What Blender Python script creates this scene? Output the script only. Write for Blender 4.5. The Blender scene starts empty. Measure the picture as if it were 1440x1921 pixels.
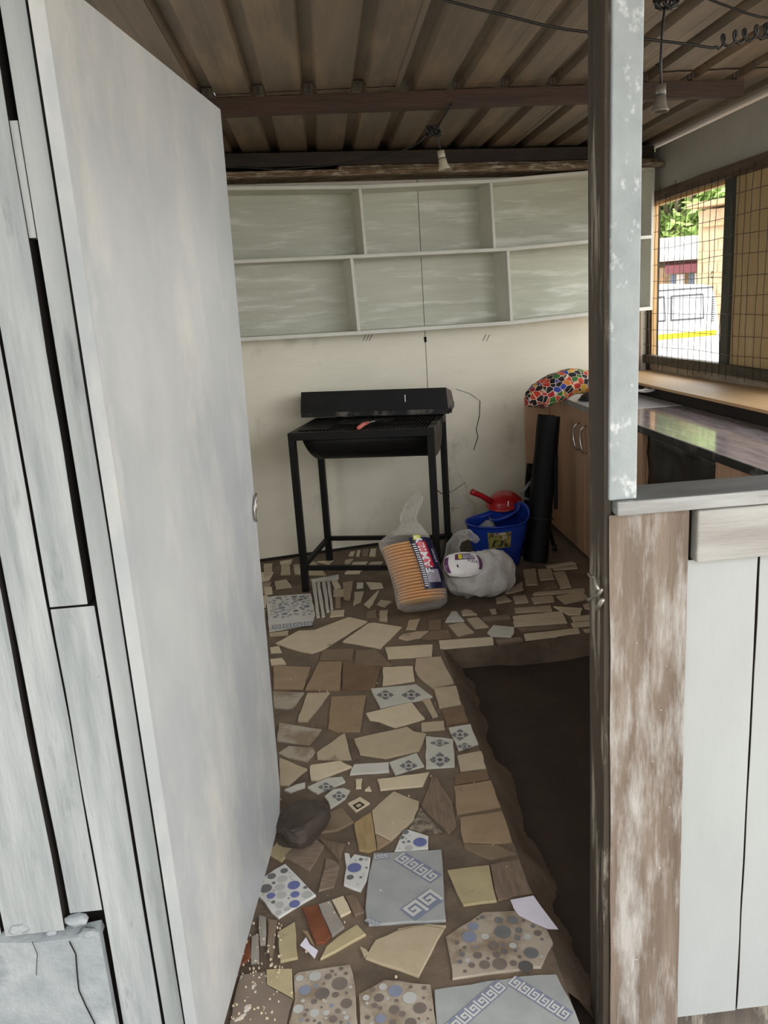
import bpy, bmesh, math, random
from mathutils import Vector as V, Matrix
from mathutils import noise as mnoise
random.seed(11)
C = bpy.context.scene
COL = C.collection

# ------------------------------------------------------------------ camera
W, H, FPX = 1440, 1921, 1520.0
TH = math.atan(385 / 1520); PSI = math.atan(95.4 / math.sqrt(1520**2 + 385**2)); RO = math.atan(.067)
EYE = V((0, 0, 1.5))
_h = V((math.sin(PSI), math.cos(PSI), 0)); _r = V((math.cos(PSI), -math.sin(PSI), 0)); _z = V((0, 0, 1))
_a = _h * math.cos(TH) - _z * math.sin(TH); _d = -_h * math.sin(TH) - _z * math.cos(TH)
_ex = _r * math.cos(RO) + _d * math.sin(RO); _ey = -_r * math.sin(RO) + _d * math.cos(RO)
cd = bpy.data.cameras.new('camera'); cam = bpy.data.objects.new('camera', cd); COL.objects.link(cam)
cd.sensor_fit = 'HORIZONTAL'; cd.sensor_width = 36; cd.lens = 36 * FPX / W; cd.clip_start = .02; cd.clip_end = 200
mw = Matrix.Identity(4)
for i in range(3):
    mw[i][0] = _ex[i]; mw[i][1] = -_ey[i]; mw[i][2] = -_a[i]; mw[i][3] = EYE[i]
cam.matrix_world = mw
C.camera = cam

# ------------------------------------------------------------------ sky, exposure
wd = bpy.data.worlds.new('overcast_sky'); C.world = wd; wd.use_nodes = True
bg = wd.node_tree.nodes['Background']; bg.inputs[0].default_value = (.98, .99, 1.0, 1); bg.inputs[1].default_value = 1.0
C.view_settings.view_transform = 'Standard'; C.view_settings.look = 'None'
C.view_settings.gamma = 1; C.view_settings.use_curve_mapping = False
C.view_settings.exposure = 1.93
C.cycles.max_bounces = 14; C.cycles.diffuse_bounces = 8; C.cycles.transparent_max_bounces = 24
C.cycles.sample_clamp_indirect = 6; C.cycles.use_denoising = True

def portal(loc, direction, sx, sy):
    l = bpy.data.lights.new('sky_portal', 'AREA'); l.shape = 'RECTANGLE'; l.size = sx; l.size_y = sy
    l.cycles.is_portal = True
    o = bpy.data.objects.new('sky_portal', l); COL.objects.link(o); o.location = loc
    o.rotation_euler = V(direction).to_track_quat('-Z', 'Z').to_euler()
portal((.06, 1.36, 1.0), (0, 1, 0), .9, 2.1)
portal((1.4, 1.36, 1.72), (0, 1, 0), 1.8, 1.2)
portal((-1.09, 2.82, 1.55), (1, 0, 0), .76, 1.0)
portal((2.24, 4.9, 1.55), (-1, 0, 0), 1.1, 1.0)
portal((2.24, 2.5, 1.68), (-1, 0, 0), 2.2, 1.3)

def ray(px, py):
    dx, dy = px - W / 2, py - H / 2
    return _a * FPX + _ex * dx + _ey * dy
def at_z(px, py, z=0.):
    r = ray(px, py); return EYE + r * ((z - EYE.z) / r.z)
def at_y(px, py, y):
    r = ray(px, py); return EYE + r * (y / r.y)
def at_x(px, py, x):
    r = ray(px, py); return EYE + r * (x / r.x)
def at_p(px, py, p, n):
    r = ray(px, py); n = V(n); return EYE + r * ((V(p) - EYE).dot(n) / r.dot(n))

# ------------------------------------------------------------------ materials
def lin(c):
    o = []
    for v in c[:3]:
        v /= 255.
        o.append(v / 12.92 if v <= .04045 else ((v + .055) / 1.055) ** 2.4)
    return (o[0], o[1], o[2], 1)
def mat(name, c1, c2=None, scale=6., stretch=(1, 1, 1), rough=.65, bump=0., bscale=60., bstretch=None, metal=0., spec=.5,
        wear=None, wscale=8., wlevel=.55, wsoft=.04, wstretch=None, spots=None, sscale=40., slevel=.7, alpha=1., rot=(0, 0, 0), coat=0.):
    m = bpy.data.materials.new(name); m.use_nodes = True
    nt = m.node_tree; N = nt.nodes; L = nt.links; b = N['Principled BSDF']
    b.inputs['Roughness'].default_value = rough; b.inputs['Metallic'].default_value = metal
    b.inputs['Specular IOR Level'].default_value = spec; b.inputs['Alpha'].default_value = alpha
    b.inputs['Coat Weight'].default_value = coat
    b.inputs['Base Color'].default_value = lin(c1)
    tc = N.new('ShaderNodeTexCoord')
    def mapped(st):
        mp = N.new('ShaderNodeMapping'); mp.inputs['Scale'].default_value = st; mp.inputs['Rotation'].default_value = rot
        L.new(tc.outputs['Object'], mp.inputs['Vector']); return mp.outputs[0]
    def nz(vec, sc, det=7, ro=.6):
        n = N.new('ShaderNodeTexNoise'); n.inputs['Scale'].default_value = sc; n.inputs['Detail'].default_value = det
        n.inputs['Roughness'].default_value = ro; L.new(vec, n.inputs['Vector']); return n.outputs['Fac']
    def ramp(f, a, bb, ca=(0, 0, 0, 1), cb=(1, 1, 1, 1)):
        r = N.new('ShaderNodeValToRGB'); r.color_ramp.elements[0].position = a; r.color_ramp.elements[1].position = bb
        r.color_ramp.elements[0].color = ca; r.color_ramp.elements[1].color = cb; L.new(f, r.inputs[0]); return r.outputs[0]
    def mix(f, a, bb):
        x = N.new('ShaderNodeMixRGB'); L.new(f, x.inputs[0])
        for i, v in ((1, a), (2, bb)):
            if isinstance(v, tuple): x.inputs[i].default_value = v
            else: L.new(v, x.inputs[i])
        return x.outputs[0]
    col = None
    v0 = mapped(stretch)
    if c2 is not None:
        col = ramp(nz(v0, scale), .32, .68, lin(c1), lin(c2))
    if wear is not None:
        f = ramp(nz(mapped(wstretch or stretch), wscale, 9, .65), wlevel - wsoft, wlevel + wsoft)
        col = mix(f, col or lin(c1), lin(wear))
    if spots is not None:
        f = ramp(nz(mapped((1, 1, 1)), sscale, 3, .5), slevel - .015, slevel + .015)
        col = mix(f, col or lin(c1), lin(spots))
    if col is not None: L.new(col, b.inputs['Base Color'])
    if bump:
        bp = N.new('ShaderNodeBump'); bp.inputs['Strength'].default_value = bump; bp.inputs['Distance'].default_value = .01
        L.new(nz(mapped(bstretch or stretch), bscale, 8, .65), bp.inputs['Height']); L.new(bp.outputs[0], b.inputs['Normal'])
    return m
M = {}
# painted timber of the front
ZS = (6, 6, .5)
M['grey_plank'] = mat('grey_painted_plank', (190, 193, 192), (150, 156, 157), 5, ZS, .6, .5, 14, (5, 5, .8), wear=(112, 119, 121), wscale=4, wlevel=.66, wsoft=.08, wstretch=(4, 4, .8), spots=(62, 64, 62), sscale=24, slevel=.775)
M['jamb'] = mat('pale_painted_jamb', (190, 193, 192), (166, 171, 170), 4, ZS, .55, .35, 14, (5, 5, .6), wear=(138, 144, 143), wscale=4, wlevel=.64, wsoft=.08, wstretch=(5, 5, .7))
M['door'] = mat('grey_painted_door', (192, 194, 193), (160, 165, 168), 2.2, (1, 1, .7), .34, .12, 9, (2, 2, .7), wear=(212, 209, 201), wscale=2.2, wlevel=.6, wsoft=.12, wstretch=(2, 2, .8), spec=.6)
M['block'] = mat('painted_cement_block', (180, 184, 185), (140, 148, 151), 9, (1, 1, 1), .75, .7, 22, wear=(122, 130, 133), wscale=7, wlevel=.66, wsoft=.06)
M['galv'] = mat('grey_painted_post', (168, 175, 175), (142, 150, 151), 9, (1, 1, .8), .5, .3, 60, wear=(206, 210, 210), wscale=34, wlevel=.63, wsoft=.05, wstretch=(1, 1, .7))
M['dark_jamb'] = mat('bare_brown_jamb', (76, 64, 50), (48, 41, 32), 6, ZS, .7, .5, 14, (5, 5, .6), wear=(150, 142, 126), wscale=5, wlevel=.6, wsoft=.05, wstretch=(3, 6, .7))
M['sill'] = mat('worn_sill_paint', (184, 185, 182), (146, 146, 142), 7, (.5, 5, 5), .65, .6, 18, (.5, 5, 5), wear=(128, 124, 118), wscale=8, wlevel=.6, wsoft=.06, wstretch=(.8, 4, 4))
M['sill_top'] = mat('weathered_sill_top', (98, 98, 95), (70, 70, 67), 7, (.6, 3, 3), .7, .5, 18, (.5, 5, 5))
M['brown_plank'] = mat('paint_worn_brown_plank', (140, 124, 109), (104, 89, 76), 4, ZS, .75, .8, 16, (6, 6, .5), wear=(184, 179, 172), wscale=3.4, wlevel=.55, wsoft=.09, wstretch=(6, 6, 1.1), spots=(226, 222, 216), sscale=55, slevel=.74)
M['white_plank'] = mat('white_washed_plank', (188, 187, 182), (156, 151, 145), 5, (.5, 5, 5), .7, .6, 14, (.5, 6, 6), wear=(122, 110, 99), wscale=3.4, wlevel=.63, wsoft=.06, wstretch=(.8, 5, 5))
M['white_board'] = mat('white_painted_board', (174, 177, 175), (162, 165, 163), 3, (1, 1, .4), .55, .12, 10, (3, 3, .6), wear=(152, 154, 151), wscale=5, wlevel=.7, wsoft=.05, wstretch=(3, 3, .7))
# inside
M['wall'] = mat('cream_painted_plywood', (234, 229, 210), (224, 219, 199), 2.6, (1, 1, 2.4), .42, .12, 14, (.8, .8, 8), wear=(188, 184, 168), wscale=2.6, wlevel=.68, wsoft=.09, wstretch=(1.4, 1.4, 1), spots=(70, 66, 58), sscale=19, slevel=.81)
M['shelf'] = mat('white_painted_shelf', (224, 224, 214), (206, 205, 194), 4, (1, 1, 1), .5, .2, 30)
M['shelf_back'] = mat('greenish_white_plywood', (194, 196, 178), (176, 179, 161), 3, (.6, .6, 7), .36, .15, 20, (.7, .7, 8), wear=(216, 218, 206), wscale=3, wlevel=.6, wsoft=.08, wstretch=(.8, .8, 6))
M['side_wall'] = mat('grey_white_side_wall', (196, 193, 184), (178, 174, 164), 2.5, (1, 1, 1), .6, .15, 18, wear=(150, 146, 138), wscale=3, wlevel=.7, wsoft=.06)
M['roof'] = mat('dull_metal_roofing', (118, 103, 86), (98, 86, 72), 2.4, (6, .5, 1), .5, .08, 30, (4, .6, 1), metal=.15, wear=(140, 118, 94), wscale=2, wlevel=.6, wsoft=.1, wstretch=(4, .7, 1))
M['beam'] = mat('red_brown_timber', (72, 47, 33), (50, 33, 24), 6, (.4, 5, 5), .65, .4, 14, (.5, 6, 6))
M['dark_beam'] = mat('dark_brown_timber', (58, 45, 36), (32, 26, 21), 5, (.4, 5, 5), .7, .4, 14, (.5, 6, 6))
M['raw_edge'] = mat('raw_splintered_timber', (150, 126, 98), (92, 72, 54), 12, (.8, 4, 8), .8, .9, 40, (1, 4, 8), wear=(196, 184, 164), wscale=10, wlevel=.56, wsoft=.06)
M['gap_shade'] = mat('gap_shade_board', (42, 36, 30), (26, 22, 19), 4, rough=.85)  # near-black colour standing in for the shade inside gaps
M['mortar'] = mat('brown_cement_mortar', (122, 105, 87), (97, 83, 69), 5, rough=.8, bump=.5, bscale=30, wear=(70, 59, 49), wscale=3, wlevel=.6, wsoft=.1, spots=(150, 138, 122), sscale=80, slevel=.72)
M['earth'] = mat('trodden_dark_earth', (64, 51, 41), (48, 38, 31), 3, rough=.9, bump=.6, bscale=14, spots=(126, 112, 96), sscale=90, slevel=.78)
M['ground'] = mat('grey_yard_ground', (176, 166, 150), (158, 148, 132), 3, rough=.95, bump=.4, bscale=10)
def tilemat(n, a, b, **k):
    kw = dict(scale=14, rough=.34, wear=(118, 102, 84), wscale=9, wlevel=.66, wsoft=.05); kw.update(k); M[n] = mat(n, a, b, **kw)
tilemat('beige_tile', (190, 174, 148), (176, 160, 134)); tilemat('cream_tile', (214, 200, 172), (204, 188, 160), wear=(160, 140, 108), wlevel=.7)
tilemat('white_tile', (208, 206, 198), (196, 193, 186), wlevel=.7); tilemat('tan_tile', (160, 137, 109), (144, 122, 97))
tilemat('brown_tile', (128, 104, 82), (110, 88, 70)); tilemat('yellow_tile', (184, 170, 134), (168, 154, 120))
tilemat('grey_tile', (162, 155, 146), (142, 136, 128)); tilemat('brick_tile', (134, 82, 58), (108, 64, 46))
tilemat('dull_tile', (134, 116, 96), (120, 103, 85)); tilemat('dot_tile', (216, 215, 210), (206, 205, 200), wlevel=.74)
tilemat('key_tile', (170, 172, 170), (154, 157, 157), wlevel=.76); tilemat('diamond_tile', (200, 198, 188), (188, 186, 176), wlevel=.72)
tilemat('faded_tile', (178, 166, 150), (158, 146, 130), wear=(138, 121, 102), wscale=7, wlevel=.54, wsoft=.06)
M['wood_tile'] = mat('wood_grain_tile', (136, 117, 99), (104, 88, 74), 6, (14, 2, 1), .45, .2, 20, rot=(0, 0, .7))
M['wood_tile2'] = mat('wood_grain_tile_pale', (150, 132, 114), (112, 97, 84), 7, (3, 16, 1), .45, .2, 20, rot=(0, 0, .5))
M['oak_tile'] = mat('yellow_oak_tile', (170, 146, 108), (146, 122, 86), 6, (14, 2, 1), .4)
M['speck_tile'] = mat('speckled_stone_tile', (160, 148, 130), (52, 44, 38), 60, rough=.45)
M['ribbed_tile'] = mat('paint_splashed_ribbed_tile', (138, 122, 108), (112, 98, 86), 8, rough=.6, spots=(212, 206, 196), sscale=26, slevel=.66)
M['print_grey'] = mat('grey_print', (120, 121, 122), (106, 107, 108), 20, rough=.35); M['print_blue'] = mat('blue_print', (112, 120, 168), (100, 108, 156), 20, rough=.35)
M['print_pale'] = mat('pale_grey_print', (186, 186, 182), (176, 176, 172), 20, rough=.35); M['print_dim'] = mat('dim_brown_print', (124, 113, 104), (106, 97, 92), 20, rough=.45)
M['print_slate'] = mat('slate_blue_print', (136, 142, 160), (124, 130, 148), 20, rough=.35); M['print_white'] = mat('white_print', (206, 206, 202), (196, 196, 192), 20, rough=.35)
M['print_dark'] = mat('dark_print', (92, 88, 86), rough=.35); M['print_black'] = mat('black_brown_print', (60, 52, 46), rough=.4)
M['paper'] = mat('white_lilac_paper', (226, 220, 232), (214, 208, 222), 10, rough=.6)
M['stone'] = mat('dark_brown_stone', (72, 62, 54), (50, 42, 37), 8, rough=.7, bump=.8, bscale=16)
M['black_metal'] = mat('black_painted_steel', (22, 21, 21), (14, 14, 14), 8, rough=.5, spec=.22, bump=.1, bscale=40, spots=(120, 112, 100), sscale=52, slevel=.79)
M['black_worn'] = mat('scuffed_black_steel', (34, 33, 33), (20, 20, 20), 10, rough=.45, spec=.3, wear=(104, 98, 92), wscale=9, wlevel=.6, wsoft=.07)
M['rust_steel'] = mat('heat_browned_steel', (78, 66, 58), (50, 42, 38), 9, rough=.55, wear=(108, 92, 80), wscale=8, wlevel=.6)
M['grate'] = mat('sooty_grate_wire', (48, 45, 42), rough=.45, metal=.6)
M['chrome'] = mat('bright_steel', (190, 190, 190), rough=.25, metal=1.)
M['pale_metal'] = mat('dull_zinc_wire', (182, 178, 168), (150, 146, 138), 30, rough=.35, metal=.7)
M['handle_pink'] = mat('faded_red_grip', (214, 118, 104), (196, 104, 92), 30, rough=.5)
M['laminate'] = mat('beech_laminate', (176, 140, 112), (160, 125, 99), 3, (9, 9, .5), .42, .05, 20)
M['laminate_lit'] = mat('lit_beech_laminate', (196, 164, 136), (184, 152, 124), 3, (9, 9, .5), .45)  # beech made lighter in colour, as if lit from the front
M['gap'] = mat('dark_void', (14, 13, 12), rough=.9)
M['top_pale'] = mat('pale_laminate_worktop', (214, 214, 214), (198, 198, 198), 20, rough=.16)
M['top_edge'] = mat('speckled_grey_edge', (150, 150, 150), (92, 92, 92), 90, rough=.4)
M['granite'] = mat('streaked_dark_worktop', (188, 176, 178), (146, 134, 136), 5, (6, 1, 1), .07, .03, 10, (5, 1, 1), spec=.8, wear=(190, 180, 180), wscale=4, wlevel=.62, wsoft=.08, wstretch=(5, .8, 1), rot=(0, 0, .5), coat=.3)
M['ledge'] = mat('bare_tan_board', (206, 172, 128), (192, 156, 112), 3, (5, .6, 1), .5, .08, 20)
M['plywood'] = mat('tan_plywood', (196, 170, 124), (182, 154, 108), 3, (5, 5, .6), .6, .1, 20, wear=(206, 186, 146), wscale=3, wlevel=.6, wsoft=.1)
M['rail'] = mat('dark_olive_rail', (84, 80, 68), (62, 58, 50), 6, (4, .5, 4), .7, .4, 16)
M['rail_brown'] = mat('brown_window_rail', (112, 92, 78), (82, 66, 56), 6, (4, .5, 4), .7, .4, 16)
M['mullion'] = mat('dark_green_mullion', (64, 70, 62), (48, 53, 48), 6, (4, 4, .5), .6)
M['light_wood'] = mat('bright_pine_strip', (216, 176, 116), (196, 154, 98), 6, (4, 4, .5), .55)
M['render'] = mat('patchy_cement_render', (172, 160, 146), (132, 122, 110), 7, (1, .6, 1), .8, .4, 20, wear=(192, 164, 128), wscale=5, wlevel=.58, wsoft=.08)
M['wire'] = mat('rusty_mesh_wire', (104, 92, 78), (72, 60, 48), 30, rough=.5, metal=.3)
M['cable'] = mat('black_cable', (22, 20, 19), rough=.45)
M['holder'] = mat('aged_white_plastic', (186, 178, 156), (164, 156, 134), 20, rough=.4)
M['holder_shaded'] = mat('shaded_grey_plastic', (112, 106, 94), (86, 80, 70), 20, rough=.4)  # backlit darkness of the larger holder is put into its colour
M['mat_black'] = mat('black_rubberised_cloth', (10, 10, 11), (6, 6, 7), 20, (6, 6, 1), .6, .15, 40, spec=.2)
M['bucket_blue'] = mat('blue_bucket_plastic', (26, 62, 160), (20, 52, 146), 6, rough=.22)
M['red_plastic'] = mat('red_scoop_plastic', (170, 28, 34), (150, 22, 28), 6, rough=.3)
M['rag'] = mat('grey_rag', (150, 152, 158), (116, 118, 126), 16, rough=.8, bump=.6, bscale=40)
M['sticker'] = mat('yellow_green_sticker', (176, 160, 84), (122, 130, 66), 24, rough=.4, wear=(92, 62, 44), wscale=18, wlevel=.58)
M['plate'] = mat('orange_foam_plate', (240, 190, 118), (232, 178, 106), 10, rough=.5)
M['navy'] = mat('navy_label_print', (26, 28, 62), rough=.25); M['label_red'] = mat('red_label_print', (204, 40, 62), rough=.25)
M['label_white'] = mat('white_label_print', (232, 230, 230), rough=.3); M['label_yellow'] = mat('lime_label_print', (206, 204, 40), rough=.3)
M['label_grey'] = mat('grey_label_print', (172, 166, 176), (140, 132, 150), 60, rough=.3)
M['purple'] = mat('purple_packet_print', (104, 62, 104), (84, 46, 84), 20, rough=.2)
M['tissue'] = mat('white_tissue_packet', (232, 228, 226), (220, 216, 214), 14, rough=.3, bump=.3, bscale=30)
M['black_bag'] = mat('black_polythene', (7, 7, 8), rough=.25, spec=.25, bump=.5, bscale=9)
M['black_cloth'] = mat('black_cloth', (30, 28, 30), (18, 17, 18), 12, rough=.7, bump=.5, bscale=18)

def plastic(name, col, a_face, a_edge, rough=.12):
    m = bpy.data.materials.new(name); m.use_nodes = True; nt = m.node_tree; N = nt.nodes; L = nt.links
    b = N['Principled BSDF']; b.inputs['Base Color'].default_value = lin(col); b.inputs['Roughness'].default_value = rough
    b.inputs['Specular IOR Level'].default_value = .7
    lw = N.new('ShaderNodeLayerWeight'); lw.inputs[0].default_value = .45
    tc = N.new('ShaderNodeTexCoord'); n = N.new('ShaderNodeTexNoise'); n.inputs['Scale'].default_value = 16; n.inputs['Detail'].default_value = 6
    L.new(tc.outputs['Object'], n.inputs['Vector'])
    mr = N.new('ShaderNodeMapRange'); mr.inputs[3].default_value = a_face; mr.inputs[4].default_value = a_edge
    L.new(lw.outputs['Facing'], mr.inputs[0]); L.new(mr.outputs[0], b.inputs['Alpha'])
    bp = N.new('ShaderNodeBump'); bp.inputs['Strength'].default_value = .8; bp.inputs['Distance'].default_value = .02
    L.new(n.outputs['Fac'], bp.inputs['Height']); L.new(bp.outputs[0], b.inputs['Normal'])
    return m
M['clear_bag'] = plastic('clear_polythene', (232, 230, 226), .06, .6)
M['white_bag'] = plastic('milky_polythene', (226, 224, 220), .62, .95, .2)

def patch_cloth():
    m = bpy.data.materials.new('patchwork_print_cloth'); m.use_nodes = True; nt = m.node_tree; N = nt.nodes; L = nt.links
    b = N['Principled BSDF']; b.inputs['Roughness'].default_value = .75
    tc = N.new('ShaderNodeTexCoord'); v = N.new('ShaderNodeTexVoronoi'); v.inputs['Scale'].default_value = 30
    e = N.new('ShaderNodeTexVoronoi'); e.feature = 'DISTANCE_TO_EDGE'; e.inputs['Scale'].default_value = 30
    L.new(tc.outputs['Object'], v.inputs['Vector']); L.new(tc.outputs['Object'], e.inputs['Vector'])
    sp = N.new('ShaderNodeSeparateColor'); L.new(v.outputs['Color'], sp.inputs[0])
    r = N.new('ShaderNodeValToRGB'); r.color_ramp.interpolation = 'CONSTANT'
    cols = [(24, 20, 20), (196, 52, 36), (222, 132, 40), (46, 92, 44), (34, 24, 24), (170, 30, 34), (52, 70, 160), (232, 190, 70), (216, 80, 50), (28, 24, 26), (60, 120, 50)]
    cr = r.color_ramp
    while len(cr.elements) < len(cols): cr.elements.new(.5)
    for i, c in enumerate(cols): cr.elements[i].position = i / len(cols); cr.elements[i].color = lin(c)
    L.new(sp.outputs[0], r.inputs[0])
    e2 = N.new('ShaderNodeValToRGB'); e2.color_ramp.elements[0].position = .03; e2.color_ramp.elements[1].position = .05
    L.new(e.outputs['Distance'], e2.inputs[0])
    mx = N.new('ShaderNodeMixRGB'); L.new(e2.outputs[0], mx.inputs[0]); mx.inputs[1].default_value = lin((238, 214, 196)); L.new(r.outputs[0], mx.inputs[2])
    L.new(mx.outputs[0], b.inputs['Base Color'])
    return m
M['patchwork'] = patch_cloth()

# ------------------------------------------------------------------ mesh helpers
WORLD = {}
class MB:
    def __init__(s): s.v = []; s.f = []; s.m = []; s.k = 0
    def add(s, vs, fs):
        o = len(s.v); s.v += [V(p) for p in vs]
        for f in fs: s.f.append([i + o for i in f]); s.m.append(s.k)
        return s
    def hexa(s, p):  # bottom 4 then top 4
        return s.add(p, [(3, 2, 1, 0), (4, 5, 6, 7), (0, 1, 5, 4), (1, 2, 6, 5), (2, 3, 7, 6), (3, 0, 4, 7)])
    def box(s, a, b, rz=0., piv=None):
        x0, y0, z0 = a; x1, y1, z1 = b
        p = [V(q) for q in ((x0, y0, z0), (x1, y0, z0), (x1, y1, z0), (x0, y1, z0), (x0, y0, z1), (x1, y0, z1), (x1, y1, z1), (x0, y1, z1))]
        if rz:
            pv = V(piv) if piv else sum(p, V((0, 0, 0))) / 8; R = Matrix.Rotation(rz, 3, 'Z'); p = [pv + R @ (q - pv) for q in p]
        return s.hexa(p)
    def obox(s, o, ax, ay, az):  # origin and three edge vectors
        o, ax, ay, az = V(o), V(ax), V(ay), V(az)
        return s.hexa([o, o + ax, o + ax + ay, o + ay, o + az, o + ax + az, o + ax + ay + az, o + ay + az])
    def prism(s, poly, vec):
        n = len(poly); vec = V(vec); a = [V(p) for p in poly]; b = [p + vec for p in a]
        return s.add(a + b, [tuple(range(n - 1, -1, -1)), tuple(range(n, 2 * n))] + [(i, (i + 1) % n, n + (i + 1) % n, n + i) for i in range(n)])
    def tube(s, pts, r, n=8, cap=True):
        pts = [V(p) for p in pts]; rs = r if isinstance(r, (list, tuple)) else [r] * len(pts)
        t = (pts[1] - pts[0]).normalized(); u = t.orthogonal().normalized(); vs = []
        for i, p in enumerate(pts):
            a = pts[max(i - 1, 0)]; b = pts[min(i + 1, len(pts) - 1)]; t = (b - a).normalized()
            u = (u - t * u.dot(t)).normalized(); w = t.cross(u)
            for k in range(n):
                th = 2 * math.pi * k / n; vs.append(p + (u * math.cos(th) + w * math.sin(th)) * rs[i])
        fs = []
        for i in range(len(pts) - 1):
            for k in range(n):
                a = i * n + k; b = i * n + (k + 1) % n; fs.append((a, b, b + n, a + n))
        if cap: fs.append(tuple(range(n - 1, -1, -1))); fs.append(tuple(range((len(pts) - 1) * n, len(pts) * n)))
        return s.add(vs, fs)
    def lathe(s, prof, o=(0, 0, 0), axis=(0, 0, 1), n=24, sx=1., sy=1., cap0=False, cap1=False):
        o = V(o); ax = V(axis).normalized(); u = ax.orthogonal().normalized() if abs(ax.z) < .999 else V((1, 0, 0)); w = ax.cross(u); vs = []
        for r, z in prof:
            for k in range(n):
                th = 2 * math.pi * k / n; vs.append(o + ax * z + u * (r * sx * math.cos(th)) + w * (r * sy * math.sin(th)))
        fs = []
        for i in range(len(prof) - 1):
            for k in range(n):
                a = i * n + k; b = i * n + (k + 1) % n; fs.append((a, b, b + n, a + n))
        if cap0: fs.append(tuple(range(n - 1, -1, -1)))
        if cap1: fs.append(tuple(range((len(prof) - 1) * n, len(prof) * n)))
        return s.add(vs, fs)
    def grid(s, P):  # P[i][j]
        a = len(P); b = len(P[0])
        return s.add([p for r in P for p in r], [(i * b + j, i * b + j + 1, (i + 1) * b + j + 1, (i + 1) * b + j) for i in range(a - 1) for j in range(b - 1)])

def obj(name, mb, m, parent=None, smooth=False, bevel=0., label=None, recalc=True, solid=0.):
    base = WORLD.get(parent.name, V((0, 0, 0))) if parent else V((0, 0, 0))
    me = bpy.data.meshes.new(name); me.from_pydata([tuple(p - base) for p in mb.v], [], mb.f)
    ms = m if isinstance(m, (list, tuple)) else [m]
    for x in ms: me.materials.append(M[x])
    for p, k in zip(me.polygons, mb.m): p.material_index = k
    if recalc:
        bm = bmesh.new(); bm.from_mesh(me); bmesh.ops.recalc_face_normals(bm, faces=bm.faces); bm.to_mesh(me); bm.free()
    if smooth:
        for p in me.polygons: p.use_smooth = True
    o = bpy.data.objects.new(name, me); COL.objects.link(o)
    if parent: o.parent = parent
    WORLD[o.name] = base.copy()
    if solid:
        md = o.modifiers.new('thickness', 'SOLIDIFY'); md.thickness = solid; md.offset = 0
    if bevel:
        md = o.modifiers.new('bevel', 'BEVEL'); md.width = bevel; md.segments = 2; md.limit_method = 'ANGLE'; md.angle_limit = .6
    if label: o['label'] = label
    return o
def tag(o, label=None, cat=None, group=None, kind=None):
    if label: o['label'] = label
    if cat: o['category'] = cat
    if group: o['group'] = group
    if kind: o['kind'] = kind
    return o
def thing(name, label, cat, loc, group=None, kind=None):
    o = bpy.data.objects.new(name, None); COL.objects.link(o); o.location = loc; o.empty_display_size = .05
    WORLD[o.name] = V(loc); return tag(o, label, cat, group, kind)
def struct(name, loc=(0, 0, 0), label=None):
    return thing(name, label, None, loc, None, 'structure')
def jit(p, a): return V(p) + V((random.uniform(-a, a), random.uniform(-a, a), random.uniform(-a, a)))
def nz3(p, sc, seed=0.): return mnoise.noise(V(p) * sc + V((seed, seed * 1.7, seed * .3)))

# rough plank: a box cut along its length with slightly wavering edges; o = one corner, along = length vector, wide, thick
def rough_plank(o, along, wide, thick, seg=10, amp=.004, seed=0., mb=None, sides=None):
    mb = mb or MB(); o, along, wide, thick = V(o), V(along), V(wide), V(thick); wn = wide.normalized(); L = []
    for i in range(seg + 1):
        f = i / seg; a = nz3((f * 5, seed, 0), 1.3) * amp; b = nz3((f * 5, seed + 9, 0), 1.3) * amp
        p = o + along * f + wn * a; q = o + along * f + wide + wn * b; L.append((p, q, q + thick, p + thick))
    vs = [x for r in L for x in r]; fs = [(0, 1, 2, 3), tuple(4 * seg + k for k in (3, 2, 1, 0))]
    for i in range(seg):
        for k in range(4):
            a = 4 * i + k; b = 4 * i + (k + 1) % 4; fs.append((a, b, b + 4, a + 4))
    mb.add(vs, fs)
    if sides is not None:
        for j, f in enumerate(fs): mb.m[len(mb.m) - len(fs) + j] = sides if j < 2 or (j - 2) % 4 in (1, 3) else 0
    return mb

# ================================================================== FLOOR
floor = struct('floor')
X0, XE, YS, YF = -1.05, .425, 3.36, .75      # left wall, path edge, step, front of the path
TW = V((.9816, .19, 0)).normalized(); NW = V((-TW.y, TW.x, 0))       # along / into the back wall
OW = V((-.475, 4.907, 0))
def bw(s, n=0., z=0.): return OW + TW * s - NW * n + V((0, 0, z))    # s along the wall, n out of it
def wall_y(x): return OW.y + (x - OW.x) * TW.y / TW.x
slab = MB()
slab.prism([(X0, YF, -.16), (XE, YF, -.16), (XE, YS, -.16), (2.2, YS, -.16), (2.2, wall_y(2.2) + .02, -.16), (X0, wall_y(X0) + .02, -.16)], (0, 0, .16))
obj('mortar_bed', slab, 'mortar', floor)
earth = MB(); P = []
for i in range(25):
    r = []
    for j in range(29):
        x = XE - .05 + (2.25 - XE + .05) * j / 28; y = 1.44 + (YS + .03 - 1.44) * i / 24
        r.append(V((x, y, -.11 + .022 * nz3((x, y, 0), 3.2) + .008 * nz3((x, y, 4), 11))))
    P.append(r)
earth.grid(P); obj('earth_floor', earth, 'earth', floor, smooth=True)
sk = MB(); P = []
for i in range(60):
    y = 1.46 + (YS - 1.47) * i / 59; w = .075 + .03 * nz3((y, 0, 3), 4); r = []
    for j, (fx, z) in enumerate(((-.02, -.003), (.02, -.006), (.32, -.03), (.6, -.06), (1., -.1), (1.6, -.125))):
        r.append(V((XE + w * fx * (1 + .5 * nz3((y, j, 1), 7)), y, z + .012 * nz3((y, j, 6), 9) * (j > 1))))
    P.append(r)
sk.grid(P); obj('mortar_skirt', sk, 'mortar', floor, smooth=True)
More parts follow.
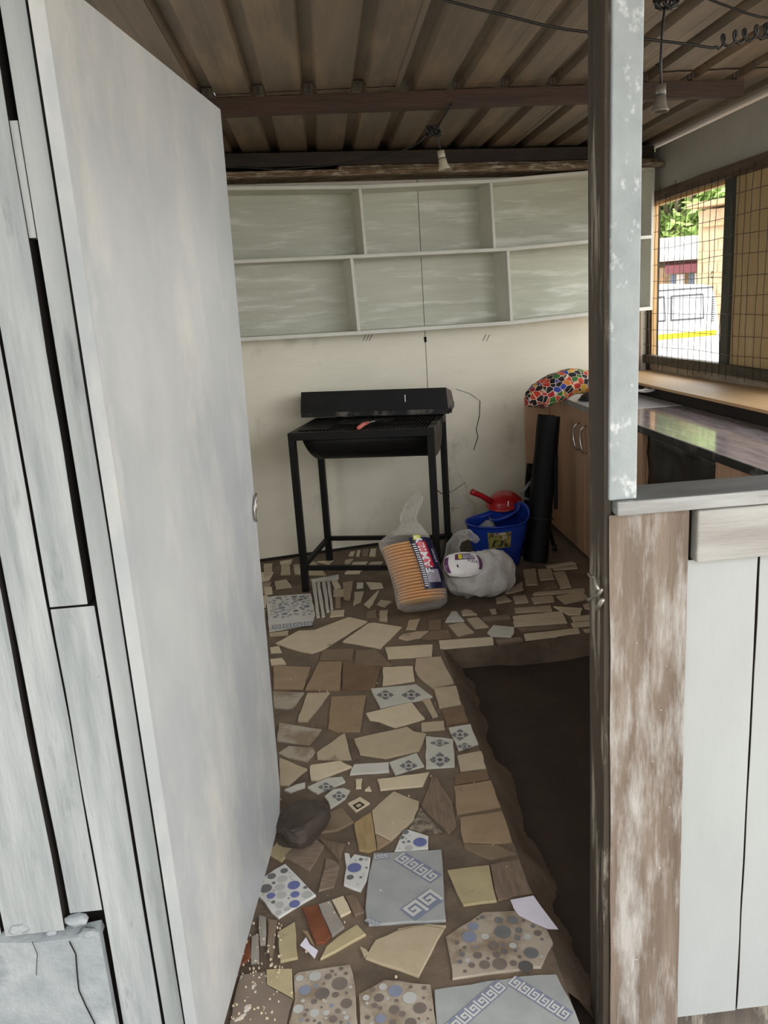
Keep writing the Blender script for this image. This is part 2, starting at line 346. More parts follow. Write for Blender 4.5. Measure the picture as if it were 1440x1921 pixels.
obj('step_face', rough_plank((XE, YS - .012, -.12), (1.75, 0, 0), (0, 0, .112), (0, .02, 0), 14, .006, 3), 'mortar', floor)

CR = {'A': (490, 1020, 4.), 'B': (790, 1020, 1440 / 340), 'C': (500, 1200, 4.5), 'D': (500, 1400, 4.5), 'E': (400, 1600, 4.), 'F': (660, 1580, 1440 / 460),
      'G': (760, 1280, 4.), '7': (400, 1140, 1440 / 740), '8': (400, 1440, 1440 / 740)}
def cp(c, x, y, z=0.):
    a, b, s = CR[c]; return at_z(a + x / s, b + y / s, z)
def inside(p, poly):
    c = False; n = len(poly)
    for i in range(n):
        a, b = poly[i], poly[(i + 1) % n]
        if (a.y > p.y) != (b.y > p.y) and p.x < (b.x - a.x) * (p.y - a.y) / (b.y - a.y) + a.x: c = not c
    return c
def edge_dist(p, poly):
    d = 9.
    for i in range(len(poly)):
        a, b = poly[i].xy, poly[(i + 1) % len(poly)].xy; t = max(0, min(1, (p.xy - a).dot(b - a) / max((b - a).length_squared, 1e-9)))
        d = min(d, (p.xy - a - (b - a) * t).length)
    return d
TOP = .0055
def tile(kind, crop, pts, chip=True, tilt=True):
    poly = [cp(crop, x, y) for x, y in pts] if crop else [V((x, y, 0)) for x, y in pts]; n = len(poly)
    cen = sum(poly, V((0, 0, 0))) / n; ga, gb = random.uniform(-.006, .006), random.uniform(-.006, .006)
    q = []
    for i in range(n):                        # broken edges: a few irregular points between the corners
        a, b = poly[i], poly[(i + 1) % n]; q.append(a); L = (b - a).length
        if chip and L > .05:
            k = min(4, int(L / .05)); nv = V((b.y - a.y, a.x - b.x, 0)).normalized()
            for j in range(1, k + 1): q.append(a.lerp(b, j / (k + 1)) + nv * random.uniform(-.0022, .0022))
    lift = random.uniform(0, .0012)
    bot = [V((p.x, p.y, -.004)) for p in q]
    top = [V((p.x, p.y, TOP + lift + ((p.x - cen.x) * ga + (p.y - cen.y) * gb if tilt else 0))) for p in q]
    inn = [t + (V((cen.x, cen.y, t.z)) - t).normalized() * .0015 + V((0, 0, .0008)) for t in top]
    m = len(q); mb = MB(); mb.v = bot + top + inn
    for i in range(m):
        j = (i + 1) % m; mb.f += [[i, j, m + j, m + i], [m + i, m + j, 2 * m + j, 2 * m + i]]
    mb.f.append(list(range(2 * m, 3 * m))); mb.m = [0] * len(mb.f)
    o = obj('tile', mb, kind, floor)
    return o, poly, TOP + lift + .0014
def disc(mb, c, r, z, n=16, sx=1., rot=0.):
    mb.add([(c.x + r * sx * math.cos(2 * math.pi * k / n + rot), c.y + r * math.sin(2 * math.pi * k / n + rot), z) for k in range(n)], [tuple(range(n))])
def dots(o, poly, z, fixed=None, crop=None, n=30, rmin=.004, rmax=.02, mats=('print_grey', 'print_blue', 'print_pale', 'print_dim'), wts=(4, 2, 4, 1), seed=1):
    rnd = random.Random(seed); mb = MB(); done = []
    for f in fixed or []:
        x, y, r, k = f; c = cp(crop, x, y); e = cp(crop, x + r, y); rr = (e - c).length
        mb.k = k; disc(mb, c, rr, z + .0006); done.append((c, rr))
    xs = [p.x for p in poly]; ys = [p.y for p in poly]; t = 0; cnt = 0
    while cnt < n and t < 3000:
        t += 1; c = V((rnd.uniform(min(xs), max(xs)), rnd.uniform(min(ys), max(ys)), 0)); r = rnd.uniform(rmin, rmax) * (1 if t < 1200 else .5)
        if not inside(c, poly) or edge_dist(c, poly) < r + .003: continue
        if any((c - a).length < r + b + .003 for a, b in done): continue
        mb.k = rnd.choices(range(len(mats)), wts)[0]; disc(mb, c, r, z + .0006); done.append((c, r)); cnt += 1
    if mb.f: obj('printed_dots', mb, list(mats), o, recalc=False)
def ribbon(mb, pts, w, z):
    for a, b in zip(pts, pts[1:]):
        z += .00012
        d = (b - a).normalized(); nn = V((-d.y, d.x, 0)) * w / 2; e = d * w / 2; a2, b2 = a - e, b + e
        mb.add([(a2 + nn).xy.to_3d() + V((0, 0, z)), (a2 - nn).xy.to_3d() + V((0, 0, z)), (b2 - nn).xy.to_3d() + V((0, 0, z)), (b2 + nn).xy.to_3d() + V((0, 0, z))], [(0, 1, 2, 3)])
def key_band(mb, a, b, hv, z, unit=None):
    """Greek key border along a-b, hv = vector across the band."""
    L = (b - a).length; d = (b - a) / L; h = hv.length; unit = unit or h * .8; n = max(1, round(L / unit)); unit = L / n; w = min(h, unit) * .17
    mb.k = 0; mb.add([(p.x, p.y, z) for p in (a, b, b + hv, a + hv)], [(0, 1, 2, 3)])
    mb.k = 1
    for i in range(n):
        o = a + d * unit * i
        P = lambda u, v: o + d * (unit * u) + hv * v
        ribbon(mb, [P(.08, .14), P(.08, .86), P(.8, .86), P(.8, .32), P(.38, .32), P(.38, .58), P(.56, .58)], w, z + .0004)
def key_print(o, crop, bands, z, tilepoly):
    mb = MB()
    for (x0, y0), (x1, y1), (hx, hy) in bands:
        a, b = cp(crop, x0, y0), cp(crop, x1, y1); c = cp(crop, hx, hy); d = (b - a).normalized(); hv = (c - a) - d * (c - a).dot(d)
        key_band(mb, a, b, hv, z + .0006)
    obj('printed_key_border', mb, ['print_slate', 'print_white'], o, recalc=False)
def diamonds(o, crop, spots, z):
    mb = MB()
    def dm(cx, cy, w, h, k, dz):
        mb.k = k; mb.add([cp(crop, *q, z + dz) for q in ((cx - w, cy), (cx, cy + h), (cx + w, cy), (cx, cy - h))], [(0, 1, 2, 3)])
    for cx, cy, w, h in spots:
        for dx, dy in ((-w, 0), (w, 0), (0, -h), (0, h)): dm(cx + dx * 1.15, cy + dy * 1.15, w * .85, h * .85, 0, .0006)
        dm(cx, cy, w * .95, h * .95, 1, .0009); dm(cx, cy, w * .62, h * .62, 2, .0012)
    obj('printed_diamonds', mb, ['print_grey', 'print_white', 'print_dark'], o, recalc=False)

TILES = [
 ('cream_tile', 'A', [(107, 755), (280, 660), (400, 655), (655, 558), (795, 590), (590, 720), (470, 800), (380, 828), (300, 815)]),
 ('cream_tile', 'A', [(612, 742), (800, 605), (850, 600), (1055, 632), (895, 795), (800, 775)]),
 ('white_tile', 'A', [(380, 300), (408, 295), (440, 555), (415, 560)]), ('white_tile', 'A', [(415, 290), (440, 290), (478, 550), (455, 560)]),
 ('white_tile', 'A', [(455, 290), (480, 285), (512, 515), (490, 520)]), ('white_tile', 'A', [(490, 285), (512, 280), (540, 495), (520, 500)]),
 ('white_tile', 'A', [(370, 275), (580, 238), (580, 270), (380, 292)]), ('cream_tile', 'A', [(525, 285), (570, 280), (598, 335), (550, 345)]),
 ('beige_tile', 'A', [(540, 352), (650, 347), (655, 395), (540, 400)]), ('cream_tile', 'A', [(625, 230), (690, 145), (800, 140), (735, 228)]),
 ('beige_tile', 'A', [(780, 195), (820, 145), (915, 140), (880, 195)]), ('white_tile', 'A', [(715, 300), (765, 298), (762, 335), (715, 340)]),
 ('cream_tile', 'A', [(785, 295), (900, 300), (915, 335), (820, 345)]), ('cream_tile', 'A', [(770, 460), (885, 350), (840, 455), (810, 490)]),
 ('beige_tile', 'A', [(870, 460), (895, 430), (985, 440), (930, 480)]), ('cream_tile', 'A', [(520, 510), (625, 505), (620, 545), (515, 555)]),
 ('tan_tile', 'A', [(555, 408), (595, 405), (595, 480), (555, 485)]), ('dull_tile', 'A', [(790, 520), (865, 500), (865, 555), (790, 558)]),
 ('beige_tile', 'A', [(890, 510), (950, 505), (945, 590), (885, 580)]), ('beige_tile', 'A', [(1110, 580), (1190, 570), (1160, 650), (1085, 648)]),
 ('dull_tile', 'A', [(1255, 585), (1350, 575), (1345, 645), (1255, 640)]), ('beige_tile', 'A', [(1030, 715), (1060, 690), (1170, 668), (1255, 665), (1195, 712), (1090, 730)]),
 ('dull_tile', 'A', [(1205, 716), (1275, 668), (1400, 655), (1430, 715), (1260, 722)]), ('cream_tile', 'A', [(930, 785), (1285, 765), (1280, 850), (950, 870)]),
 ('beige_tile', 'A', [(20, 160), (85, 155), (75, 260), (25, 270)]), ('beige_tile', 'A', [(150, 165), (215, 162), (220, 235), (145, 240)]),
 ('cream_tile', 'A', [(140, 138), (235, 122), (222, 156), (145, 160)]), ('yellow_tile', 'A', [(340, 145), (400, 140), (490, 240), (350, 240)]),
 ('cream_tile', 'A', [(415, 140), (540, 130), (510, 160)]), ('beige_tile', 'A', [(240, 165), (290, 160), (300, 235), (250, 235)]),
 ('cream_tile', 'A', [(20, 330), (80, 330), (85, 380), (25, 390)]), ('beige_tile', 'A', [(60, 680), (205, 660), (200, 690), (65, 700)]),
 ('beige_tile', 'A', [(100, 290), (190, 275), (230, 330), (110, 345)]), ('tan_tile', 'A', [(610, 300), (690, 285), (680, 360), (665, 430), (620, 420)]),
 ('beige_tile', 'A', [(700, 370), (770, 365), (750, 440), (690, 470)]),
 ('cream_tile', 'A', [(670, 65), (705, 60), (690, 95), (655, 95)]), ('cream_tile', 'A', [(720, 55), (745, 55), (735, 100), (710, 98)]),
 ('brown_tile', 'A', [(760, 50), (810, 45), (800, 100), (750, 100)]), ('cream_tile', 'A', [(820, 45), (865, 42), (855, 98), (810, 98)]),
 ('beige_tile', 'A', [(630, 130), (690, 118), (665, 152), (625, 155)]), ('brown_tile', 'A', [(450, 185), (600, 175), (560, 215), (500, 225)]),
 # in front of the bags and the cabinet
 ('cream_tile', 'B', [(140, 780), (565, 750), (575, 800), (148, 838)]), ('cream_tile', 'B', [(815, 725), (1245, 680), (1260, 715), (830, 768)]),
 ('white_tile', 'B', [(525, 715), (575, 655), (740, 672), (738, 720), (715, 748), (555, 740)]), ('beige_tile', 'B', [(215, 655), (335, 632), (420, 712), (292, 740)]),
 ('beige_tile', 'B', [(360, 605), (450, 592), (535, 668), (425, 678)]), ('white_tile', 'B', [(190, 628), (240, 545), (280, 545), (343, 620)]),
 ('beige_tile', 'B', [(318, 545), (345, 530), (390, 535), (445, 570), (325, 575)]), ('dull_tile', 'B', [(480, 595), (690, 572), (710, 600), (500, 622)]),
 ('cream_tile', 'B', [(725, 585), (1120, 545), (1135, 583), (740, 618)]), ('cream_tile', 'B', [(730, 628), (1140, 592), (1160, 635), (740, 665)]),
 ('dull_tile', 'B', [(765, 678), (1150, 648), (1170, 668), (800, 702)]), ('beige_tile', 'B', [(740, 520), (1025, 500), (1040, 540), (745, 555)]),
 ('beige_tile', 'B', [(540, 530), (590, 525), (600, 560), (560, 565)]), ('beige_tile', 'B', [(875, 435), (1040, 420), (1055, 465), (895, 482)]),
 ('beige_tile', 'B', [(1075, 425), (1280, 390), (1330, 440), (1140, 485)]), ('beige_tile', 'B', [(885, 410), (900, 395), (1290, 362), (1300, 385), (900, 415)]),
 ('cream_tile', 'B', [(1050, 505), (1280, 520), (1265, 570), (1170, 570)]), ('cream_tile', 'B', [(1190, 590), (1360, 570), (1430, 568), (1400, 600), (1205, 625)]),
 ('cream_tile', 'B', [(1190, 640), (1362, 618), (1430, 612), (1430, 648), (1210, 670)]), ('beige_tile', 'B', [(925, 210), (1030, 203), (1055, 285), (945, 295)]),
 ('beige_tile', 'B', [(1050, 232), (1140, 226), (1192, 350), (1105, 360)]), ('beige_tile', 'B', [(810, 215), (905, 205), (925, 330), (830, 335)]),
 ('beige_tile', 'B', [(665, 400), (800, 310), (810, 370), (700, 400)]), ('beige_tile', 'B', [(590, 440), (660, 415), (715, 460), (600, 480)]),
 ('beige_tile', 'B', [(725, 425), (830, 415), (850, 470), (745, 480)]), ('dull_tile', 'B', [(60, 620), (155, 610), (155, 680), (55, 685)]),
 ('beige_tile', 'B', [(985, 180), (1200, 150), (1230, 165), (1000, 195)]), ('beige_tile', 'B', [(1040, 202), (1230, 180), (1240, 200), (1060, 214)]),
 ('dull_tile', 'B', [(590, 772), (790, 750), (810, 775), (610, 800)]), ('beige_tile', 'B', [(1285, 690), (1430, 668), (1430, 700), (1310, 712)]),
 ('beige_tile', 'B', [(1285, 490), (1350, 470), (1400, 540), (1300, 520)]), ('dull_tile', 'B', [(960, 320), (1050, 310), (1080, 350), (980, 365)]),
 # middle of the path
 ('beige_tile', '7', [(740, 190), (830, 182), (878, 280), (800, 298), (755, 262), (735, 230)]), ('cream_tile', '7', [(620, 222), (728, 218), (735, 270), (618, 288)]),
 ('beige_tile', '7', [(805, 298), (885, 290), (905, 358), (825, 370)]), ('beige_tile', '7', [(762, 340), (790, 335), (820, 400), (800, 405)]),
 ('brown_tile', '7', [(835, 378), (912, 362), (930, 420), (850, 435)]), ('cream_tile', 'C', [(840, 632), (1225, 540), (1335, 675), (1085, 750), (955, 700), (870, 685)]),
 ('beige_tile', 'C', [(740, 845), (1185, 745), (1240, 785), (1345, 805), (1325, 860), (1290, 945), (1005, 1012), (790, 978)]),
 ('beige_tile', '7', [(760, 425), (842, 418), (845, 448), (760, 455)]), ('tan_tile', 'C', [(545, 490), (840, 480), (790, 785), (600, 790), (520, 760)]),
 ('beige_tile', 'C', [(270, 660), (345, 460), (535, 455), (430, 600), (350, 700), (265, 700)]), ('faded_tile', 'C', [(55, 445), (320, 455), (225, 595), (65, 585)]),
 ('faded_tile', 'C', [(105, 715), (465, 770), (360, 905), (90, 865)]), ('beige_tile', 'C', [(425, 965), (660, 800), (718, 1020), (600, 1025), (430, 1018)]),
 ('faded_tile', 'D', [(100, 70), (190, 10), (390, 20), (410, 60), (340, 140), (180, 105)]), ('tan_tile', 'C', [(325, 435), (445, 195), (635, 195), (620, 435)]),
 ('brown_tile', 'C', [(645, 200), (960, 245), (910, 430), (640, 435)]), ('tan_tile', 'C', [(60, 230), (370, 240), (310, 430), (60, 430)]),
 ('dull_tile', 'C', [(480, 95), (735, 85), (725, 180), (445, 180)]), ('dull_tile', 'C', [(760, 100), (920, 90), (1060, 228), (740, 235)]),
 ('cream_tile', 'C', [(30, 75), (105, 62), (130, 115), (35, 120)]), ('cream_tile', 'C', [(30, 175), (130, 165), (165, 215), (40, 222)]),
 ('beige_tile', 'D', [(110, 110), (345, 205), (180, 345), (115, 340)]), ('cream_tile', 'D', [(365, 185), (380, 170), (620, 135), (660, 160), (720, 185), (530, 260), (430, 300), (375, 295)]),
 ('white_tile', 'D', [(703, 250), (740, 165), (1030, 148), (1035, 225)]), ('cream_tile', 'D', [(935, 290), (1370, 232), (1320, 345), (960, 380), (950, 330)]),
 ('cream_tile', 'D', [(752, 290), (808, 285), (800, 362), (755, 365)]), ('cream_tile', 'D', [(830, 382), (868, 350), (885, 385)]),
 ('white_tile', 'D', [(150, 380), (250, 335), (325, 318), (325, 355), (200, 400)]),
 ('beige_tile', 'D', [(890, 560), (1075, 392), (1285, 480), (1280, 540), (1240, 640), (1045, 812), (915, 745)]),
 ('oak_tile', 'D', [(740, 660), (883, 570), (908, 745), (930, 880), (860, 905), (780, 890), (760, 780)]), ('tan_tile', 'D', [(920, 758), (1040, 818), (935, 885)]),
 ('dull_tile', 'D', [(470, 690), (520, 580), (640, 530), (735, 652), (600, 720), (450, 740)]),
 ('speck_tile', 'G', [(30, 1108), (112, 955), (280, 1140), (100, 1130)]), ('wood_tile', 'G', [(200, 715), (240, 730), (350, 905), (385, 1090), (330, 1155), (122, 935)]),
 ('yellow_tile', 'D', [(10, 920), (190, 695), (330, 745), (125, 985)]), ('wood_tile2', '8', [(258, 330), (345, 250), (405, 290), (350, 382)]),
 ('wood_tile', '8', [(388, 265), (480, 285), (458, 345), (420, 300)]), ('wood_tile2', '8', [(412, 335), (448, 348), (460, 365), (440, 440), (385, 455)]),
 ('beige_tile', 'G', [(390, 560), (570, 525), (608, 655), (415, 675)]), ('brown_tile', 'G', [(370, 705), (608, 668), (632, 738), (372, 782)]),
 ('tan_tile', 'G', [(367, 792), (640, 747), (715, 945), (390, 1000)]), ('tan_tile', 'G', [(410, 1030), (725, 980), (800, 1205), (690, 1225), (440, 1215), (415, 1120)]),
 ('dull_tile', 'G', [(440, 1222), (690, 1232), (830, 1300), (640, 1340), (445, 1250)]),
 # near the threshold
 ('brick_tile', 'E', [(665, 425), (780, 405), (885, 640), (840, 690), (770, 690)]), ('grey_tile', 'E', [(790, 400), (880, 370), (955, 520), (985, 570), (892, 640)]),
 ('cream_tile', 'E', [(890, 365), (975, 335), (1032, 450), (955, 490)]), ('wood_tile', 'E', [(990, 335), (1060, 322), (1135, 455), (1060, 480)]),
 ('yellow_tile', 'E', [(490, 605), (612, 530), (635, 800), (505, 830)]), ('yellow_tile', 'E', [(805, 810), (850, 720), (930, 650), (1080, 555), (1145, 625)]),
 ('tan_tile', 'E', [(670, 595), (710, 600), (765, 720), (740, 700)]), ('yellow_tile', 'E', [(400, 890), (590, 885), (603, 1110), (440, 1020), (402, 1000)]),
 ('ribbed_tile', 'E', [(180, 1010), (210, 930), (392, 905), (398, 1004), (440, 1030), (596, 1118), (548, 1310), (120, 1310), (150, 1140)]),
 ('dull_tile', 'E', [(415, 510), (480, 520), (440, 830), (405, 720)]), ('grey_tile', 'E', [(290, 640), (340, 620), (345, 830), (285, 840)]),
 ('brick_tile', 'E', [(205, 760), (275, 650), (285, 800), (185, 870)]), ('grey_tile', 'E', [(345, 480), (395, 495), (395, 700), (352, 700)]),
 ('beige_tile', 'F', [(80, 690), (140, 585), (265, 530), (430, 500), (540, 520), (390, 800)]), ('beige_tile', 'F', [(48, 622), (85, 640), (100, 662), (72, 682)]),
 ('beige_tile', 'F', [(270, 520), (440, 492), (552, 500), (542, 514), (430, 494)]),
 ('yellow_tile', 'F', [(560, 175), (805, 145), (850, 355), (655, 380)]), ('wood_tile', 'F', [(812, 145), (980, 115), (1060, 310), (856, 350)]),
]
for k, c, p in TILES: tile(k, c, p)
rnd = random.Random(21)
for i in range(4):                       # the strip of floor behind the open door
    for j in range(14):
        x, y = -.98 + i * .15, 1.7 + j * .215
        if x > -.52 - (.0 if y > 2.3 else .12): continue
        tile(rnd.choice(('cream_tile', 'beige_tile', 'tan_tile', 'white_tile', 'dull_tile')), None, [(x + a + rnd.uniform(-.012, .012), y + b + rnd.uniform(-.02, .02)) for a, b in ((0, 0), (.12, 0), (.12, .175), (0, .175))])
# printed tiles
o, pl, z = tile('dot_tile', 'A', [(40, 405), (370, 380), (405, 540), (380, 610), (60, 665), (45, 500)]); 
dots(o, [cp('A', *q) for q in ((42, 405), (370, 382), (402, 540), (56, 585))], z, n=60, rmin=.007, rmax=.02, mats=('print_slate', 'print_grey', 'print_pale', 'print_dim'), seed=4)
key_print(o, 'A', [((70, 622), (385, 592), (78, 655))], z, pl)
o, pl, z = tile('dot_tile', 'E', [(330, 330), (355, 215), (460, 140), (540, 98), (770, 330), (600, 430), (490, 500), (440, 460), (380, 370)])
dots(o, pl, z, [(534, 152, 28, 0), (440, 193, 32, 0), (396, 285, 46, 0), (606, 260, 46, 1), (615, 330, 34, 1), (612, 402, 40, 1), (435, 340, 32, 1), (520, 215, 38, 2), (692, 278, 16, 0), (705, 332, 38, 2), (505, 275, 36, 2), (515, 335, 36, 2), (455, 244, 14, 0), (452, 388, 16, 0), (500, 410, 32, 2), (370, 235, 12, 0), (492, 468, 22, 2), (556, 440, 20, 2)], 'E', 8, .002, .005, seed=5)
o, pl, z = tile('dot_tile', 'E', [(985, 15), (1020, 20), (1030, 60), (1060, 25), (1180, 50), (1150, 220), (1105, 298), (980, 250), (1000, 120)])
dots(o, pl, z, [(1060, 130, 52, 1), (1028, 202, 27, 0), (1108, 68, 16, 0), (1150, 68, 17, 2), (1150, 130, 10, 0)], 'E', 5, .002, .006, seed=6)
o, pl, z = tile('dot_tile', 'D', [(1080, 905), (1140, 765), (1190, 720), (1365, 775), (1365, 880)])
dots(o, pl, z, [(1295, 830, 58, 1), (1170, 745, 30, 0), (1140, 790, 24, 0), (1200, 880, 34, 2), (1200, 825, 14, 0)], 'D', 4, .002, .006, seed=7)
o, pl, z = tile('faded_tile', 'F', [(550, 565), (770, 420), (1000, 410), (1110, 470), (1180, 600), (1110, 745), (1060, 745), (590, 812), (575, 690)])
dots(o, pl, z, [(885, 540, 50, 0), (862, 472, 26, 0), (945, 470, 32, 0), (690, 570, 44, 4), (980, 532, 22, 0), (970, 577, 20, 0), (868, 730, 44, 3), (1020, 745, 44, 5), (948, 726, 22, 3), (832, 622, 32, 3), (1052, 665, 44, 0), (850, 675, 24, 3), (712, 508, 32, 4), (780, 735, 32, 3), (1090, 548, 24, 3), (890, 618, 14, 0), (984, 688, 12, 3)], 'F', 22, .003, .012, mats=('print_grey', 'print_blue', 'print_pale', 'print_dim', 'print_slate', 'print_dark'), wts=(2, 0, 2, 5, 1, 1), seed=8)
o, pl, z = tile('faded_tile', 'F', [(40, 905), (190, 822), (460, 850), (500, 1120), (50, 1120)])
dots(o, pl, z, [(255, 890, 42, 4), (340, 930, 42, 2), (160, 930, 30, 3), (400, 990, 40, 3), (250, 1000, 30, 3)], 'F', 24, .003, .014, mats=('print_dim', 'print_blue', 'print_pale', 'print_dim', 'print_slate'), wts=(4, 0, 3, 3, 1), seed=9)
o, pl, z = tile('faded_tile', 'E', [(605, 940), (640, 910), (1025, 852), (1060, 1000), (1085, 1330), (560, 1330), (612, 1120)])
dots(o, pl, z, [(690, 1050, 44, 4), (650, 960, 30, 2), (765, 945, 46, 2), (820, 1075, 54, 3), (950, 1000, 60, 3), (640, 1190, 40, 2), (1000, 1150, 44, 3)], 'E', 30, .003, .015, mats=('print_dim', 'print_blue', 'print_pale', 'print_dim', 'print_slate'), wts=(4, 0, 3, 3, 1), seed=10)
o, pl, z = tile('key_tile', 'F', [(130, 75), (525, 55), (552, 470), (100, 495), (80, 400), (100, 200)], tilt=False)
key_print(o, 'F', [((312, 72), (531, 205), (246, 122)), ((546, 352), (372, 480), (470, 276)), ((132, 84), (212, 74), (140, 118)), ((98, 455), (172, 489), (96, 489))], z, pl)
o, pl, z = tile('key_tile', 'F', [(485, 880), (1000, 800), (1200, 790), (1310, 1010), (1350, 1120), (500, 1120)], tilt=False)
key_print(o, 'F', [((548, 1085), (850, 822), (640, 1120)), ((960, 800), (1300, 1015), (900, 845))], z, pl)
o, pl, z = tile('diamond_tile', '7', [(575, 300), (740, 285), (800, 330), (735, 345), (610, 370)]); diamonds(o, '7', [(628, 318, 16, 9), (722, 318, 18, 10)], z)
o, pl, z = tile('diamond_tile', 'D', [(1035, 148), (1265, 70), (1330, 178), (1085, 250)]); diamonds(o, 'D', [(1198, 163, 38, 24)], z)
o, pl, z = tile('diamond_tile', 'D', [(345, 360), (520, 280), (640, 272), (665, 310), (430, 410)]); diamonds(o, 'D', [(500, 343, 34, 20)], z)
o, pl, z = tile('diamond_tile', 'D', [(490, 435), (560, 375), (650, 365), (705, 385), (665, 450), (540, 535), (525, 480)]); diamonds(o, 'D', [(610, 420, 30, 22)], z)
o, pl, z = tile('diamond_tile', 'G', [(155, 415), (360, 440), (370, 640), (155, 655)]); diamonds(o, 'G', [(258, 455, 38, 14), (260, 580, 40, 28)], z)
o, pl, z = tile('diamond_tile', 'G', [(325, 350), (490, 325), (548, 470), (400, 520)]); diamonds(o, 'G', [(410, 393, 34, 22), (445, 480, 28, 14)], z)
o, pl, z = tile('cream_tile', 'D', [(685, 495), (790, 440), (870, 490), (755, 562)], chip=False)
mb = MB()
for k, s in ((0, .58), (1, .3)):
    mb.k = k; mb.add([cp('D', 777 + (x - 777) * s, 500 + (y - 500) * s, z + .0006 + k * .0004) for x, y in ((685, 495), (790, 440), (870, 490), (755, 562))], [(0, 1, 2, 3)])
obj('printed_square', mb, ['print_black', 'beige_tile'], o, recalc=False)
# crumbs of mortar and chips left on the floor
mb = MB(); rnd = random.Random(3)
for i in range(150):
    if i < 105: p = cp('E', rnd.uniform(130, 520), rnd.uniform(500, 1280))
    else: p = V((rnd.uniform(-.3, .4), rnd.uniform(1.35, 3.3), 0))
    r = rnd.uniform(.001, .0034); q = [V((r * math.cos(a) * rnd.uniform(.6, 1.2), r * math.sin(a) * rnd.uniform(.6, 1.2), 0)) + V((p.x, p.y, .004)) for a in (0, 1.3, 2.5, 3.8, 5.1)]
    mb.prism(q, (0, 0, .005))
o = obj('mortar_crumbs', mb, 'cream_tile', floor); o['kind'] = 'stuff'

# ================================================================== ROOM SHELL
RZ = 2.36
# ---- back wall
wb = struct('wall_back')
S = lambda px, py: (at_p(px, py, OW, NW) - OW).dot(TW)
seam = S(797, 640)
for a, b in ((-.6, -.07), (-.066, seam), (seam + .004, 2.72)):
    mb = MB(); mb.obox(bw(a, 0, -.02), TW * (b - a), NW * .02, (0, 0, 2.25)); obj('wall_panel', mb, 'wall', wb, bevel=.0015)
mb = MB(); mb.obox(bw(-.6, -.021, -.1), TW * 3.35, NW * .02, (0, 0, 2.6)); obj('backing_board', mb, 'gap_shade', wb)  # coloured dark to paint the shade above and between the panels
mb = MB(); mb.obox(bw(-.55, .004, -.004), TW * 1.9, NW * .005, (0, 0, .022)); obj('base_gap', mb, 'gap_shade', wb)  # dark strip painting the shaded gap at the wall foot
# corner upright, brown below the shelf
mb = MB(); mb.obox(bw(2.56, .004, .9), TW * .09, NW * .008, (0, 0, .48)); obj('corner_board', mb, 'laminate', wb)
# cracks and dirt marks in the plaster filler
def crack(pts, w):
    mb = MB(); q = [at_p(x, y, OW - NW * .0015, NW) for x, y in pts]
    for a, b in zip(q, q[1:]):
        d = (b - a).normalized(); n = d.cross(NW) * w / 2
        mb.add([a + n, a - n, b - n * .8, b + n * .8], [(0, 1, 2, 3)])
    obj('crack', mb, 'gap', wb, recalc=False)
crack([(900, 752), (899, 780), (893, 805), (896, 820), (888, 845)], .006)
crack([(820, 920), (828, 926), (838, 924), (850, 921), (858, 915), (872, 905)], .006)
crack([(855, 730), (880, 738), (900, 752)], .003)
crack([(797, 632), (798, 642)], .018)
for x in (683, 689, 695, 908, 915): crack([(x + 3, 628), (x - 3, 640)], .004)

# ---- left wall (behind the open door), unseen opening added to brighten the room
wl = struct('wall_left')
for y0, y1, z0, z1 in ((1.45, 2.445, -.1, 2.34), (2.45, 3.195, -.1, 1.05), (2.45, 3.2, 2.05, 2.34), (3.205, 3.95, -.1, 2.34), (3.955, 4.9, -.1, 2.34)):
    mb = MB(); mb.box((X0 - .02, y0, z0), (X0, y1, z1)); obj('wall_panel', mb, 'wall', wl, bevel=.0015)

# ---- right wall with its window; unseen near stretch left open for more light
XR = 2.175
wr = struct('wall_right')
mb = MB(); mb.box((XR, 1.30, -.2), (XR + .1, 5.45, .975)); obj('lower_wall', mb, 'render', wr)
def sprism(y0, y1, z00, z01, z10, z11, x0, x1):   # a panel in the wall plane whose top/bottom slope
    mb = MB(); mb.hexa([(x0, y0, z00), (x1, y0, z00), (x1, y1, z10), (x0, y1, z10), (x0, y0, z01), (x1, y0, z01), (x1, y1, z11), (x0, y1, z11)]); return mb
obj('upper_panel', sprism(3.6, 5.33, 2.08, 2.335, 2.07, 2.345, XR, XR + .03), 'side_wall', wr, bevel=.002)
obj('corner_post', sprism(5.35, 5.43, .97, 2.33, .97, 2.33, XR - .005, XR + .05), 'dark_beam', wr)
obj('corner_slat', sprism(5.30, 5.345, 2.07, 2.27, 2.07, 2.27, XR - .035, XR - .01), 'side_wall', wr)
mb = rough_plank((XR - .004, 3.4, .978), (0, 1.98, 0), (0, 0, .05), (.03, 0, 0), 14, .006, 5); obj('sill_plank', mb, 'render', wr)
win = struct('window_1')
obj('top_rail', rough_plank((XR - .03, 3.6, 2.025), (0, 1.82, 0), (0, 0, .062), (.05, 0, 0), 16, .006, 1), 'rail_brown', win)
obj('bottom_rail', rough_plank((XR - .03, 1.30, 1.02), (0, 4.12, 0), (0, 0, .055), (.05, 0, 0), 16, .006, 2), 'rail', win)
mb = MB(); mb.box((XR, 5.335, 1.07), (XR + .03, 5.375, 2.03)); obj('pine_strip', mb, 'light_wood', win)
mb = MB(); mb.box((XR, 4.40, 2.005), (XR + .03, 5.335, 2.027)); obj('pine_strip', mb, 'light_wood', win)
mb = MB(); mb.box((XR - .004, 4.30, 1.07), (XR + .04, 4.392, 2.03)); obj('mullion', mb, 'mullion', win, bevel=.003)
mb = MB(); mb.box((XR + .012, 3.72, 1.062), (XR + .03, 4.305, 2.03)); obj('shutter_board', mb, 'plywood', win, bevel=.002)
mb = MB(); mb.box((XR - .004, 3.62, .97), (XR + .05, 3.72, 2.34)); obj('mullion', mb, 'mullion', win, bevel=.003)
xw = XR - .036
